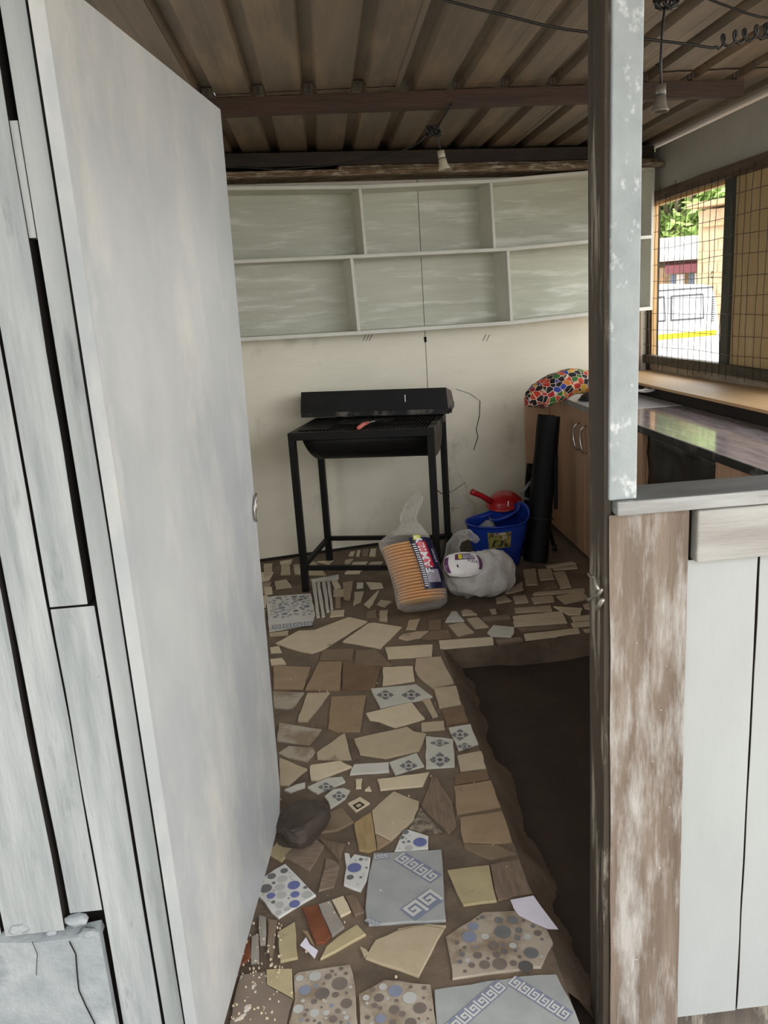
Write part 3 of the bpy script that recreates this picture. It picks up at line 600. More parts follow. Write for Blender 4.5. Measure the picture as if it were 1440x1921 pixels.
rnd = random.Random(5); k = 0; y = 5.36
while y > 3.55:
    z0, z1 = 1.02 + rnd.uniform(-.03, .02), 2.045 + rnd.uniform(-.015, .012) + (.05 if k % 3 == 0 and k < 9 else 0)
    pts = [V((xw + rnd.uniform(-.004, .004), y + .012 * nz3((y, f * 2, 0), 1.5) + (.02 * math.sin(f * 3) if k % 5 == 3 else 0), z0 + (z1 - z0) * f)) for f in [i / 8 for i in range(9)]]
    mb = MB(); mb.tube(pts, .0019, 5); obj('mesh_wire', mb, 'wire', win, smooth=True); y -= .074 + rnd.uniform(-.008, .008); k += 1
for i in range(11):
    z = 1.04 + i * .1; pts = [V((xw + .005, 5.40 - 1.86 * f, z + .012 * nz3((f * 4, i, 2), 1.4) - (.01 * f if i % 3 else 0))) for f in [j / 12 for j in range(13)]]
    mb = MB(); mb.tube(pts, .0018, 5); obj('mesh_wire', mb, 'wire', win, smooth=True)
mb = MB(); mb.tube([V((xw - .008, 4.42 + .012 * math.cos(a), 1.55 + .018 * math.sin(a))) for a in [i * .6 for i in range(11)]], .002, 5); obj('tie_wire', mb, 'wire', win, smooth=True)

# ---- roof
ceil = struct('ceiling')
def sheet(x0, n, y0, y1, z, pitch=.2035, lap=.02):
    """a run of ribbed sheeting: flat pans with narrow ribs pressed upwards"""
    mb = MB(); prof = []
    for i in range(n):
        a = x0 + i * pitch
        prof += [(a - .034, 0), (a - .020, .03), (a + .020, .03), (a + .034, 0), (a + .085, 0), (a + .092, .0012), (a + .121, .0012), (a + .128, 0)]
    prof = [(x0 - .034 - lap, 0)] + prof + [(x0 + n * pitch - .036, 0)]
    P = []
    for j in range(9):
        y = y0 + (y1 - y0) * j / 8; P.append([V((x, y + .0 * x, z + h + .003 * nz3((x, y, z), 1.7))) for x, h in prof])
    mb.grid(P); return obj('roof_sheet', mb, 'roof', ceil, solid=.0012, recalc=False)
for i in range(5):
    x0 = .028 - .2035 * 6 + i * 4 * .2035
    n = 4 if i < 4 else 2
    sheet(x0, n, 3.60, 5.6, RZ + (.0 if i % 2 else .0025)); sheet(x0, n, -.45, 3.70, RZ + .004 + (.0025 if i % 2 else .0))  # front overhang lengthened to shade the outside of the stall
def beam(name, a, b, w, h, m, seed):
    a, b = V(a), V(b); d = (b - a).normalized(); n = V((-d.y, d.x, 0))
    obj(name, rough_plank(a, b - a, V((0, 0, -h)), n * w, 18, .003, seed), m, ceil)
beam('purlin', (-1.06, 3.575, RZ - .002), (1.93, 3.76, RZ - .002), .045, .066, 'beam', 2)
beam('purlin', (-1.06, 4.60, RZ - .015), (2.12, 5.215, RZ - .015), .05, .07, 'dark_beam', 4)
beam('purlin', (-1.06, 1.42, RZ - .002), (2.4, 1.42, RZ - .002), .05, .07, 'beam', 6)
# torn timber along the top of the back wall
obj('rough_edge', rough_plank(bw(-.55, .24, 2.216), TW * 3.2, NW * .24, (0, 0, .03), 60, .022, 7), 'raw_edge', wb)
obj('rough_edge', rough_plank(bw(.62, .20, 2.248), TW * 2.0, NW * .12, (0, 0, .022), 40, .03, 8), 'raw_edge', wb)
# roofing nails with bent straps over the middle purlin
mb = MB()
for i in range(-5, 10):
    x = .028 + .2035 * i; y = 3.56 + .0625 * (x + .35); mb.box((x - .012, y, RZ - .006), (x + .01, y + .012, RZ + .02)); mb.tube([(x, y - .002, RZ + .02), (x + .004, y - .006, RZ - .012)], .0028, 6)
o = obj('roofing_nails', mb, 'rust_steel', ceil); o['kind'] = 'stuff'

# ---- front wall: left side
wf = struct('wall_front')
FY = 1.38
def vplank(name, x0, x1, z0, z1, m, y=FY, th=.035, seed=0., amp=.004, lean=0.):
    return obj(name, rough_plank((x0, y, z0), (lean, 0, z1 - z0), (x1 - x0, 0, 0), (0, th, 0), 22, amp, seed, sides=1), [m, 'gap_shade' if x1 < 0 else 'dark_jamb'], wf, bevel=.0015)  # plank sides coloured dark, painting shade into the gaps
vplank('plank', -.432, -.3945, -.12, 2.12, 'jamb', FY, .05, 1, .0015)
vplank('plank', -.512, -.4455, 1.028, 2.2, 'grey_plank', FY - .004, .04, 2, .002)
vplank('plank', -.512, -.436, -.12, 1.024, 'grey_plank', FY - .002, .04, 3, .002)
vplank('plank', -.578, -.5145, .40, 2.2, 'grey_plank', FY, .04, 4, .0025, -.006)
vplank('plank', -.70, -.5885, .37, 2.2, 'grey_plank', FY - .008, .045, 5, .003, .004)
vplank('plank', -.83, -.712, .37, 2.2, 'grey_plank', FY, .045, 6, .004)
vplank('plank', -1.10, -.84, .37, 2.2, 'grey_plank', FY, .045, 7, .004)
mb = MB(); mb.box((-1.12, FY + .05, -.15), (-.40, FY + .07, 2.3)); obj('backing_board', mb, 'gap_shade', wf)  # near-black sheet behind the planks, paints shade in their gaps
# strip filling the upper end of the gap
mb = MB(); mb.box((-.446, FY, 1.64), (-.434, FY + .03, 1.81)); obj('filler_strip', mb, 'jamb', wf)
# cement block plinth, broken along the top
mb = MB(); P = []
for i in range(15):
    x = -1.1 + (.578) * i / 14; zt = .352 + .012 * nz3((x, 0, 0), 16)
    P.append((V((x, FY - .006, -.15)), V((x, FY - .006 + .006 * nz3((x, 3, 0), 6), zt)), V((x, FY + .012, zt + .004))))
mb.grid([list(r) for r in P]); obj('plinth_block', mb, 'block', wf, solid=.02, smooth=False)
def crk(pts, w=.004, y=FY - .022):
    mb = MB(); q = [at_y(x, yy, y) for x, yy in pts]
    for a, b in zip(q, q[1:]):
        d = (b - a).normalized(); n = V((-d.z, 0, d.x)) * w / 2; mb.add([a + n, a - n, b - n, b + n], [(0, 1, 2, 3)])
    obj('crack', mb, 'gap', wf, recalc=False)
crk([(130, 1766), (142, 1790), (145, 1830), (148, 1858), (160, 1885), (178, 1921)], .0028)
crk([(60, 1766), (70, 1790), (68, 1830)], .0014)
rnd = random.Random(9)
for (px, py, r) in ((144, 1726, .019), (166, 1750, .017), (36, 1742, .017), (96, 1750, .009)):
    c = at_y(px, py, FY - .008); mb = MB(); bm = bmesh.new(); bmesh.ops.create_icosphere(bm, subdivisions=2, radius=1)
    mb.add([c + V((v.co.x * r * 1.2, v.co.y * r * .7, v.co.z * r * .6)) * (1 + .3 * nz3(v.co, 1.6, px)) for v in bm.verts], [[v.index for v in f.verts] for f in bm.faces]); bm.free()
    obj('mortar_lump', mb, 'block', wf)
# ---- front wall: right side below the counter opening
vplank('plank', .502, .652, -.16, 1.104, 'brown_plank', 1.398, .03, 11, .0025, -.006)
obj('plank', rough_plank((.658, 1.388, 1.0), (1.3, 0, .012), (0, 0, .101), (0, .03, 0), 16, .003, 12), 'white_plank', wf, bevel=.004)
vplank('wall_board', .642, .79, -.06, 1.0, 'white_board', 1.412, .02, 13, .002)
vplank('wall_board', .7945, 1.3, -.06, 1.0, 'white_board', 1.414, .02, 14, .002)
vplank('wall_board', 1.304, 2.2, -.06, 1.0, 'white_board', 1.414, .02, 15, .002)
mb = MB(); mb.box((.51, 1.44, -.14), (2.2, 1.46, 1.1)); obj('backing_board', mb, 'dark_jamb', wf)
sl = struct('trim_1')
obj('sill_board', rough_plank((.505, 1.382, 1.105), (1.68, 0, 0), (0, .115, 0), (0, 0, .026), 24, .003, 16), ['sill'], sl, bevel=.003)
mb = MB(); mb.box((.54, 1.386, 1.1315), (2.18, 1.496, 1.1325)); obj('weathered_top', mb, 'sill_top', sl)
post = struct('trim_2')
obj('post', rough_plank((.494, 1.395, 1.132), (.004, 0, 1.2), (.052, 0, 0), (0, .08, 0), 16, .001, 17), 'galv', post, bevel=.003)
obj('jamb', rough_plank((.488, 1.403, -.16), (0, 0, 2.45), (.012, 0, 0), (0, .085, 0), 26, .0015, 18), 'dark_jamb', post)
lt = thing('gate_bolt', 'bent zinc wire bolt on the dark doorway post', 'bolt', (.488, 1.42, .95))
mb = MB(); q = [at_x(x, y, .478) for x, y in ((1104, 1077), (1110, 1084), (1116, 1083), (1118, 1096), (1122, 1107))]; mb.tube(q, .0034, 8); obj('bolt_rod', mb, 'pale_metal', lt, smooth=True)
mb = MB(); q = [at_x(x, y, .478) for x, y in ((1103, 1126), (1112, 1121), (1122, 1116), (1128, 1106))]; mb.tube(q, .003, 8); obj('hook', mb, 'pale_metal', lt, smooth=True)
mb = MB(); q = [at_x(x, y, .48) for x, y in ((1119, 1143), (1124, 1134), (1130, 1125))]; mb.tube(q, [.004, .005, .004], 8); obj('staple', mb, 'pale_metal', lt, smooth=True)

# ---- the door leaf, swung inwards, a little twisted
door = struct('door_1', (-.37, 1.31, 0))
HX, HY, LD = -.352, 1.312, .85
def leaf(s, z, n=0.):
    f = max(0, min(1, z / 2.0)); ph = math.radians(7.9 + 2.6 * f); d = V((math.sin(ph), math.cos(ph), 0)); nn = V((math.cos(ph), -math.sin(ph), 0))
    return V((HX, HY, 0)) + d * s + nn * n + V((0, 0, z))
mb = MB(); NS, NZ = 10, 24; front = []; back = []
for i in range(NZ + 1):
    f = i / NZ; rf = []; rb = []
    for j in range(NS + 1):
        g = j / NS; zb = .012 + .04 * g; z = zb + (1.995 + .0 * g - .012 * g - zb) * f; s = LD * g
        if i == 0 and j == NS: s -= .035; z += .012
        if i == 0 and j == NS - 1: z += .004
        s += .0012 * nz3((0, z * 6, 0), 2) * (j == NS); rf.append(leaf(s, z, .0)); rb.append(leaf(s, z, -.021))
    front.append(rf); back.append(rb)
mb.grid(front); mb.grid([r[::-1] for r in back])
for a, b in ((front[0], back[0]), (front[-1], back[-1])): mb.grid([a, b])
mb.grid([[r[-1] for r in front], [r[-1] for r in back]]); mb.grid([[r[0] for r in front], [r[0] for r in back]])
bm_leaf = obj('door_leaf', mb, 'door', door)
# edge strip by the hinges and the broken lock hole
mb = MB(); P = lambda s, z, n: leaf(s, z, n)
mb.hexa([P(.0, .02, .0), P(.03, .02, .0), P(.03, .02, .003), P(.0, .02, .003), P(.0, 1.99, .0), P(.03, 1.99, .0), P(.03, 1.99, .003), P(.0, 1.99, .003)]); obj('edge_strip', mb, 'door', door)
lz = 1.0
mb = MB(); mb.prism([leaf(LD - a, lz + b, .0015) for a, b in ((.0, .03), (.022, .012), (.03, -.012), (.024, -.034), (.006, -.03), (0, -.012))], leaf(0, lz, .0015) - leaf(0, lz, .001)); obj('lock_hole', mb, 'gap', door)
mb = MB(); mb.tube([leaf(LD - a, lz + b, .006) for a, b in ((.0, .034), (.018, .022), (.034, .004), (.034, -.022), (.026, -.036))], .0035, 7)
mb.tube([leaf(LD - a, lz + b, .006) for a, b in ((.004, .016), (.016, .006), (.022, -.006))], .003, 7); obj('lock_bracket', mb, 'pale_metal', door, smooth=True)
mb = MB(); mb.tube([leaf(LD + a, lz + b, -.012) for a, b in ((-.002, .028), (.014, .004), (.012, -.014), (-.002, -.02))], .005, 7); obj('lock_bolt', mb, 'black_worn', door, smooth=True)

# ================================================================== OUTSIDE GROUND
g = struct('ground'); mb = MB(); mb.grid([[V((x, y, -.17)) for x in (-30, -3, -1.2, 2.3, 6, 40)] for y in (-30, -4, 1.36)]); obj('front_yard', mb, 'ground', g)
obj('trodden_strip', rough_plank((.44, 1.05, -.172), (2.0, 0, 0), (0, .34, 0), (0, 0, .012), 20, .03, 31), 'earth', g)
mb = MB(); mb.grid([[V((x, y, -.4)) for x in (2.35, 8, 60)] for y in (1.36, 12, 60)]); obj('side_yard', mb, 'ground', g)

nb = struct('wall_shade_side'); mb = MB(); mb.box((-1.42, -2.2, -.17), (-1.36, 1.36, 2.2)); obj('shade_wall', mb, 'block', nb)  # unseen wall added to block side light from the stall front

# ================================================================== WALL SHELF
SD = .215                                              # depth of the shelf
OF = OW - NW * SD
def fs(px, py): q = at_p(px, py, OF, NW); return (q - OW).dot(TW), q.z
sh = thing('wall_shelf', 'long white painted wooden pigeonhole shelf fixed high along the back wall', 'shelf', bw(.6, 0, 1.36))
s_u1, s_u2 = fs(681, 400)[0], fs(926, 400)[0]; s_l1, s_l2 = fs(668, 550)[0], fs(958, 540)[0]; s_end = 2.60
def shelf_board(pts, th, name='shelf_board', m='shelf'):      # pts: (s, z) of the top face
    mb = MB()
    for (a, za), (b, zb) in zip(pts, pts[1:]):
        p = [bw(a, SD, za - th), bw(b, SD, zb - th), bw(b, .002, zb - th), bw(a, .002, za - th)]
        mb.hexa(p + [q + V((0, 0, th)) for q in p])
    return obj(name, mb, m, sh, bevel=.002)
zt = [fs(x, y) for x, y in ((427, 346), (680, 347), (925, 336), (1113, 319))]
zm = [fs(x, y) for x, y in ((440, 486), (660, 478), (955, 464), (1113, 449))]
zb_ = [fs(x, y) for x, y in ((455, 630), (670, 621), (960, 602), (1113, 585))]
def ext(l): 
    (a, za), (b, zb) = l[-2:]; k = (zb - za) / (b - a); return [(-.5, l[0][1])] + l[1:] + [(s_end, zb + k * (s_end - b) * .5)]
zt, zm, zb_ = ext(zt), ext(zm), ext(zb_)
shelf_board(zt, .020); shelf_board(zm, .020); shelf_board(zb_, .022)
def zi(l, s):
    for (a, za), (b, zb) in zip(l, l[1:]):
        if a <= s <= b: return za + (zb - za) * (s - a) / (b - a)
    return l[-1][1]
def divider(s, lo, hi, name='divider', th=.018, lean=0.):
    mb = MB(); z0 = zi(lo, s); z1 = zi(hi, s) - .02; p = [bw(s - th / 2, SD - .001, z0), bw(s + th / 2, SD - .001, z0), bw(s + th / 2, .002, z0), bw(s - th / 2, .002, z0)]
    q = [v + TW * lean + V((0, 0, z1 - z0)) for v in p]; obj(name, MB().hexa(p + q), 'shelf', sh, bevel=.002)
divider(s_u1, zm, zt, lean=-.008); divider(s_u2, zm, zt, lean=-.01); divider(s_l1, zb_, zm, lean=-.012); divider(s_l2, zb_, zm, lean=-.012)
divider(s_end - .01, zb_, zm, 'end_panel'); divider(s_end - .01, zm, zt, 'end_panel'); divider(-.49, zb_, zm, 'end_panel'); divider(-.49, zm, zt, 'end_panel')
for a, b, lo, hi in ((-.48, s_u1, zm, zt), (s_u1, seam, zm, zt), (seam, s_u2, zm, zt), (s_u2, s_end, zm, zt), (-.48, s_l1, zb_, zm), (s_l1, seam, zb_, zm), (seam, s_l2, zb_, zm), (s_l2, s_end, zb_, zm)):
    a2, b2 = a + .009, b - .009
    if a == seam: a2 = a + .002
    if b == seam: b2 = b - .002
    mb = MB(); z0 = max(zi(lo, a2), zi(lo, b2)) + .0; z1 = min(zi(hi, a2), zi(hi, b2)) - .02
    p = [bw(a2, .006, zi(lo, a2)), bw(b2, .006, zi(lo, b2)), bw(b2, .002, zi(lo, b2)), bw(a2, .002, zi(lo, a2))]; q = [bw(a2, .006, zi(hi, a2) - .02), bw(b2, .006, zi(hi, b2) - .02), bw(b2, .002, zi(hi, b2) - .02), bw(a2, .002, zi(hi, a2) - .02)]
    obj('back_panel', MB().hexa(p + q), 'shelf_back', sh)

# ================================================================== BARBECUE
GA = math.atan2(-.195, .74)
gx = V((math.cos(GA), math.sin(GA), 0)); gy = V((-gx.y, gx.x, 0)); GO = V((-.222, 4.265, 0)); GW, GD, GH = .775, .575, .885
def gp(a, b, z): return GO + gx * a + gy * b + V((0, 0, z))
bbq = thing('barbecue_grill', 'black steel charcoal barbecue on four legs with its box lid pushed back', 'barbecue', gp(GW / 2, GD / 2, 0))
def gbar(name, a, b, w, h, m='black_metal'):       # bar between two (a,b,z) points, square section
    p, q = gp(*a), gp(*b); d = (q - p).normalized(); u = V((0, 0, 1)) if abs(d.z) < .9 else gx; s = d.cross(u).normalized(); t = s.cross(d).normalized()
    mb = MB(); mb.obox(p - s * w / 2 - t * h / 2, s * w, t * h, q - p); return obj(name, mb, m, bbq, bevel=.002)
T = .036; hT = T / 2
for a in (hT, GW - hT):
    for b in (hT, GD - hT):
        gbar('leg', (a, b, 0), (a, b, GH - .04), T, T)
LZ = .115
gbar('stretcher', (T, hT, LZ + .02), (GW - T, hT, LZ + .02), .024, .026); gbar('stretcher', (T, GD - hT, LZ + .03), (GW - T, GD - hT, LZ + .03), .024, .026)
gbar('stretcher', (hT, T, LZ + .03), (hT, GD - T, LZ + .03), .024, .026); gbar('stretcher', (GW - hT, T, LZ + .03), (GW - hT, GD - T, LZ + .03), .024, .026)
gbar('top_rail', (0, hT, GH - .02), (GW, hT, GH - .02), T, .04); gbar('top_rail', (0, GD - hT, GH - .02), (GW, GD - hT, GH - .02), T, .04)
gbar('top_rail', (hT, T, GH - .02), (hT, GD - T, GH - .02), T, .04); gbar('top_rail', (GW - hT, T, GH - .02), (GW - hT, GD - T, GH - .02), T, .04, 'black_worn')
# fire trough: half round, closed by half discs
mb = MB(); a0, a1 = .115, GW - .02; rb, rz, zc, bc = GD / 2 - .045, .155, GH - .03, GD / 2; P = []
n = 18
for i in range(n + 1):
    th = math.pi * i / n; c, s_ = math.cos(th), math.sin(th); s2 = abs(s_) ** .75
    P.append([gp(a0 + (.055 * (1 - s2)) * -1, bc + rb * c, zc - rz * s2), gp(a0 + .03, bc + rb * c, zc - rz * s2 * 1.0), gp(a1, bc + rb * c, zc - rz * s2)])
mb.grid(P); obj('fire_trough', mb, 'black_metal', bbq, smooth=True, solid=.003, recalc=False)
mb = MB(); ring = [gp(a1 - .002, bc + rb * math.cos(math.pi * i / n), zc - rz * abs(math.sin(math.pi * i / n)) ** .75) for i in range(n + 1)]; mb.prism(ring, gx * .004); obj('trough_end', mb, 'rust_steel', bbq)
mb = MB(); ring = [gp(a0 - .05 + .06 * abs(math.sin(math.pi * i / n)), bc + rb * math.cos(math.pi * i / n), zc - rz * abs(math.sin(math.pi * i / n)) ** .75) for i in range(n + 1)]; mb.prism(ring, gx * .004); obj('trough_end', mb, 'black_metal', bbq)
mb = MB(); mb.box((0, 0, 0), (.001, .001, .001)); mb = MB()
for i in range(38):
    a = T + .004 + (GW - 2 * T - .008) * i / 37; mb.tube([gp(a, T * .6, GH - .004), gp(a, GD - T * .6, GH - .004)], .0028, 5)
for b in (.12, .29, .46): mb.tube([gp(T * .6, b, GH - .008), gp(GW - T * .6, b, GH - .008)], .004, 5)
gr = obj('grate', mb, 'grate', bbq); gr['kind'] = 'stuff'
mb = MB(); mb.obox(gp(.2, .27, GH - .001), gx * .3, gy * .16, (0, 0, .004)); obj('grate_plate', mb, 'black_worn', bbq, bevel=.001)
mb = MB(); mb.obox(gp(.04, .09, GH - .001), gx * .16, gy * .3, (0, 0, .003)); obj('grate_plate', mb, 'black_metal', bbq, bevel=.001)
# lid: a shallow box with a folded rim, standing on the rear rail
LA, LB, LW, LDp, LH = -.058, .475, .86, .30, .118; Lz = GH + .006
lid = MB()
def lp(a, b, z): return gp(LA + a, LB + b, Lz + z + .012 * (1 - a / LW))
p = [lp(0, 0, .028), lp(LW, 0, .028), lp(LW, LDp, .028), lp(0, LDp, .028), lp(.01, .012, .028 + LH), lp(LW - .01, .012, .028 + LH), lp(LW - .01, LDp - .012, .028 + LH * .6), lp(.01, LDp - .012, .028 + LH * .6)]
lid.add(p, [(4, 5, 6, 7), (0, 1, 5, 4), (2, 3, 7, 6), (3, 0, 4, 7)]); ld = obj('lid', lid, 'black_metal', bbq, solid=.003, bevel=.001)
mb = MB(); mb.add([p[1], p[2], p[6], p[5]], [(0, 1, 2, 3)]); obj('lid_end', mb, 'rust_steel', ld, solid=.003)
mb = MB()
for a, b, c, d in ((0, 0, LW, 0), (0, LDp, LW, LDp), (0, 0, 0, LDp), (LW, 0, LW, LDp)):
    q0, q1 = lp(a, b, 0), lp(c, d, 0); mb.hexa([q0, q1, q1 + gy * .006 + gx * .004, q0 + gy * .006 + gx * .004] + [v + V((0, 0, .03)) for v in (q0, q1, q1 + gy * .006 + gx * .004, q0 + gy * .006 + gx * .004)])
obj('lid_rim', mb, 'black_worn', ld)
mb = MB(); mb.tube([lp(LW + .006, .05, .02), lp(LW + .010, .035, .006), lp(LW + .010, .055, -.001), lp(LW + .010, .085, .012), lp(LW + .006, .07, .022), lp(LW + .006, .05, .02)], .0035, 6); obj('lid_loop', mb, 'black_metal', ld, smooth=True)
mb = MB(); mb.obox(lp(.617, -.004, .075), gx * .005, V((0, -.001, 0)), (0, 0, .04)); obj('paint_fleck', mb, 'label_white', ld)
for a in (.12, .62):
    mb = MB(); mb.tube([gp(a, GD + .004, GH - .004), gp(a + .05, GD + .004, GH - .004)], .007, 8); obj('hinge', mb, 'black_worn', bbq, smooth=True)
# poker hanging on the right rail
pk = thing('fire_poker', 'thin black fire poker hanging from the right rail of the barbecue', 'poker', gp(GW + .008, .3, GH - .01))
mb = MB(); mb.tube([gp(GW - .01, .34, GH + .006), gp(GW + .006, .34, GH + .008), gp(GW + .008, .34, GH - .04), gp(GW + .016, .335, GH - .2), gp(GW + .022, .33, GH - .42), gp(GW + .022, .328, GH - .44)], [.004, .004, .004, .0045, .0045, .007], 7); obj('rod', mb, 'black_metal', pk, smooth=True)
# tongs with a faded red grip on the grate
tg = thing('grill_tongs', 'small steel tongs with faded red grip lying on the barbecue grate', 'tongs', at_z(690, 793, GH + .005))
A_, B_ = at_z(672, 803, GH + .012), at_z(690, 793, GH + .012); Cc = at_z(712, 788, GH + .010)
mb = MB(); mb.tube([A_, A_.lerp(B_, .5) + V((0, 0, .004)), B_], [.010, .012, .009], 8); obj('grip', mb, 'handle_pink', tg, smooth=True)
mb = MB(); mb.tube([B_, Cc], .003, 6); obj('arm', mb, 'chrome', tg, smooth=True)
mb = MB(); mb.tube([B_ + gy * .015, Cc + gy * .03], .003, 6); obj('arm', mb, 'chrome', tg, smooth=True)
mb = MB(); mb.obox(Cc - V((0, 0, .002)), gx * .05, gy * .035, (0, 0, .003)); obj('jaw', mb, 'grate', tg)

# ================================================================== CUPBOARDS AND WORKTOPS ALONG THE RIGHT WALL
CX = 1.42
def cab(name_label, y0, y1, doors, filler=None):
    t = thing('kitchen_cabinet', name_label, 'cabinet', (1.75, (y0 + y1) / 2, -.0))
    z0 = .02; mb = MB()
    mb.box((CX + .02, y0, z0), (2.12, y0 + .018, .872)); obj('side_panel', mb, 'laminate', t, bevel=.001)
    mb = MB(); mb.box((CX + .02, y1 - .018, z0), (2.12, y1, .872)); obj('side_panel', mb, 'laminate', t, bevel=.001)
    mb = MB(); mb.box((CX + .02, y0 + .018, z0), (2.12, y1 - .018, z0 + .018)); obj('bottom_panel', mb, 'laminate', t)
    mb = MB(); mb.box((2.10, y0 + .018, z0 + .018), (2.115, y1 - .018, .872)); obj('back_panel', mb, 'laminate', t)
    mb = MB(); mb.box((CX + .06, y0 + .02, -.002), (CX + .08, y1 - .02, z0)); obj('plinth', mb, 'gap', t)
    for a, b, hy in doors:
        mb = MB(); mb.box((CX, a + .0025, z0 + .01), (CX + .018, b - .0025, .868)); d = obj('door', mb, 'laminate', t, bevel=.0015)
        if hy:
            q = [V((CX - x, hy + w, z)) for x, w, z in ((0, .0, .785), (.018, .0, .782), (.030, .004, .765), (.034, .010, .735), (.034, .006, .695), (.030, -.004, .66), (.018, -.008, .635), (0, -.008, .632))]
            mb = MB(); mb.tube(q, [.006, .0055, .006, .0065, .0065, .006, .0055, .006], 8); obj('handle', mb, 'chrome', d, smooth=True, label='bowed pale metal handle')
    return t
cab('tall beech cupboard with bowed metal handles by the back wall behind the black roll', 3.565, 5.17, [(4.87, 5.165, None), (4.41, 4.87, 4.50), (3.97, 4.41, 4.375), (3.57, 3.97, None)])
cab('plain beech cupboard nearest the counter opening beyond the dark gap', 1.56, 2.875, [(2.44, 2.87, None), (2.0, 2.44, None), (1.565, 2.0, None)])
fp = thing('filler_board', 'upright offcut board, coloured lighter as if front-lit, between the back wall and the beech cupboard', 'board', (1.35, 5.13, 0))
mb = MB(); q0, q1 = V((1.265, 5.135, 0)), V((1.418, 5.165, 0)); mb.obox(q0, q1 - q0, V((-.003, .018, 0)), (0, 0, .872)); obj('board', mb, 'laminate_lit', fp, bevel=.0015)
# black polythene hung in the gap between the two cupboards
mb = MB(); P = []
for i in range(25):
    y = 2.876 + .688 * i / 24; r = []
    for j in range(19):
        z = .02 + .85 * j / 18; r.append(V((CX + .022 + .012 * nz3((y * 2, z * 3, 0), 3.2) + .006 * nz3((y, z, 5), 11), y, z)))
    P.append(r)
mb.grid(P); tag(obj('polythene_sheet', mb, 'black_bag', smooth=True, solid=.001, recalc=False), 'crinkled black polythene hung across the gap below the dark worktop', 'plastic sheet')
def worktop(label, y0, y1, mt, me, z, x0=CX - .022, th=.032):
    t = thing('worktop', label, 'worktop', (1.7, (y0 + y1) / 2, z - th))
    mb = MB(); mb.box((x0, y0, z - th), (1.83, y1, z)); obj('slab', mb, mt, t, bevel=.002)
    mb = MB(); mb.box((x0 - .004, y0, z - th - .001), (x0 + .001, y1, z - .002)); obj('edge_strip', mb, me, t)
    return t
worktop('pale laminate worktop with speckled edge beside the back wall', 4.08, 5.19, 'top_pale', 'top_edge', .905)
worktop('long dark streaked glossy worktop below the mesh window', 1.56, 4.07, 'granite', 'black_worn', .905)
ldg = thing('ledge_board', 'bare tan board ledge raised along the wall under the mesh window', 'ledge', (1.97, 3.5, .96))
mb = MB(); P = []
for i in range(40):
    y = 1.6 + 3.72 * i / 39; b = .012 * math.sin((y - 1.6) / 3.72 * 5) ; P.append([V((1.805, y, .972 + .2 * b)), V((1.98, y, .976 + .4 * b)), V((2.165, y, .978 + b))])
mb.grid(P); obj('board', mb, 'ledge', ldg, solid=.014, recalc=False)
mb = MB(); mb.box((1.835, 1.6, .9055), (1.85, 5.15, .962)); obj('dark_gap_strip', mb, 'gap_shade', ldg)  # dark strip painting the shaded gap under the ledge
for y in (1.8, 3.0, 4.1, 5.1):
    mb = MB(); mb.box((1.86, y, .905), (2.1, y + .04, .966)); obj('batten', mb, 'dark_beam', ldg)
# coil of clear tube and a black stick on the worktop
c = at_z(1205, 740, .912); c.x -= .035; mb = MB(); q = []
for i in range(150):
    a = i * .25; r = .085 + .025 * math.sin(i * .37) + .012 * nz3((i * .1, 0, 0), 1); q.append(c + V((r * math.cos(a), r * math.sin(a) * 1.3, .004 + .03 * (i % 25) / 25 + .010 * (1 + nz3((i * .09, 4, 0), 2)))))
mb.tube(q, .0045, 6); tag(obj('tube_coil', mb, 'tissue', smooth=True), 'tangled coil of whitish plastic tube on the dark worktop', 'coil')
mb = MB(); mb.tube([at_z(1227, 740, .914), at_z(1263, 733, .914)], .008, 8); tag(obj('rod', mb, 'black_metal', smooth=True), 'short black rod lying on the dark worktop beside the tube coil', 'rod')
mb = MB(); mb.tube([at_z(1286, 743, .909), at_z(1290, 746, .909), at_z(1289, 752, .909), at_z(1283, 754, .909)], .0035, 6); tag(obj('wire_hook', mb, 'cable', smooth=True), 'small bent black wire on the dark worktop by the ledge', 'wire')

# ================================================================== CLOTHS ON THE PALE WORKTOP
def blob(mb, path, radii, n=20, amp=.2, sc=6., seed=0., flat=None):
    """soft bundle: rings along a path, each ring an ellipse (ry, rz) roughened by folds"""
    P = []
    for i, (p, (ry, rz)) in enumerate(zip(path, radii)):
        p = V(p); d = (V(path[min(i + 1, len(path) - 1)]) - V(path[max(i - 1, 0)])).normalized(); s = d.cross(V((0, 0, 1))).normalized(); u = s.cross(d).normalized(); r = []
        for k in range(n):
            a = 2 * math.pi * k / n; q = p + s * (ry * math.cos(a)) + u * (rz * math.sin(a)); f = 1 + amp * nz3(q, sc, seed) + amp * .5 * nz3(q, sc * 2.7, seed + 3)
            q = p + (q - p) * f
            if flat is not None and q.z < flat: q.z = flat + .002
            r.append(q)
        r.append(r[0]); P.append(r)
    mb.grid(P); mb.add(P[0][:-1], [tuple(range(n))]); mb.add(P[-1][:-1], [tuple(range(n))]); return mb
def loft_path(keys, n):
    out = []
    for i in range(n):
        t = i / (n - 1) * (len(keys) - 1); k = min(int(t), len(keys) - 2); f = t - k; f = f * f * (3 - 2 * f); out.append(tuple(a + (b - a) * f for a, b in zip(keys[k], keys[k + 1])))
    return out
kk = loft_path([(1.158, 4.66, .93, .004, .004), (1.175, 4.665, .925, .06, .045), (1.24, 4.68, .935, .10, .072), (1.33, 4.70, .975, .12, .072), (1.44, 4.72, 1.0, .12, .068), (1.58, 4.73, .99, .12, .062), (1.70, 4.74, .985, .10, .05), (1.78, 4.74, .97, .05, .03)], 44)
mb = MB(); blob(mb, [k[:3] for k in kk], [k[3:] for k in kk], 26, .28, 7, 1)
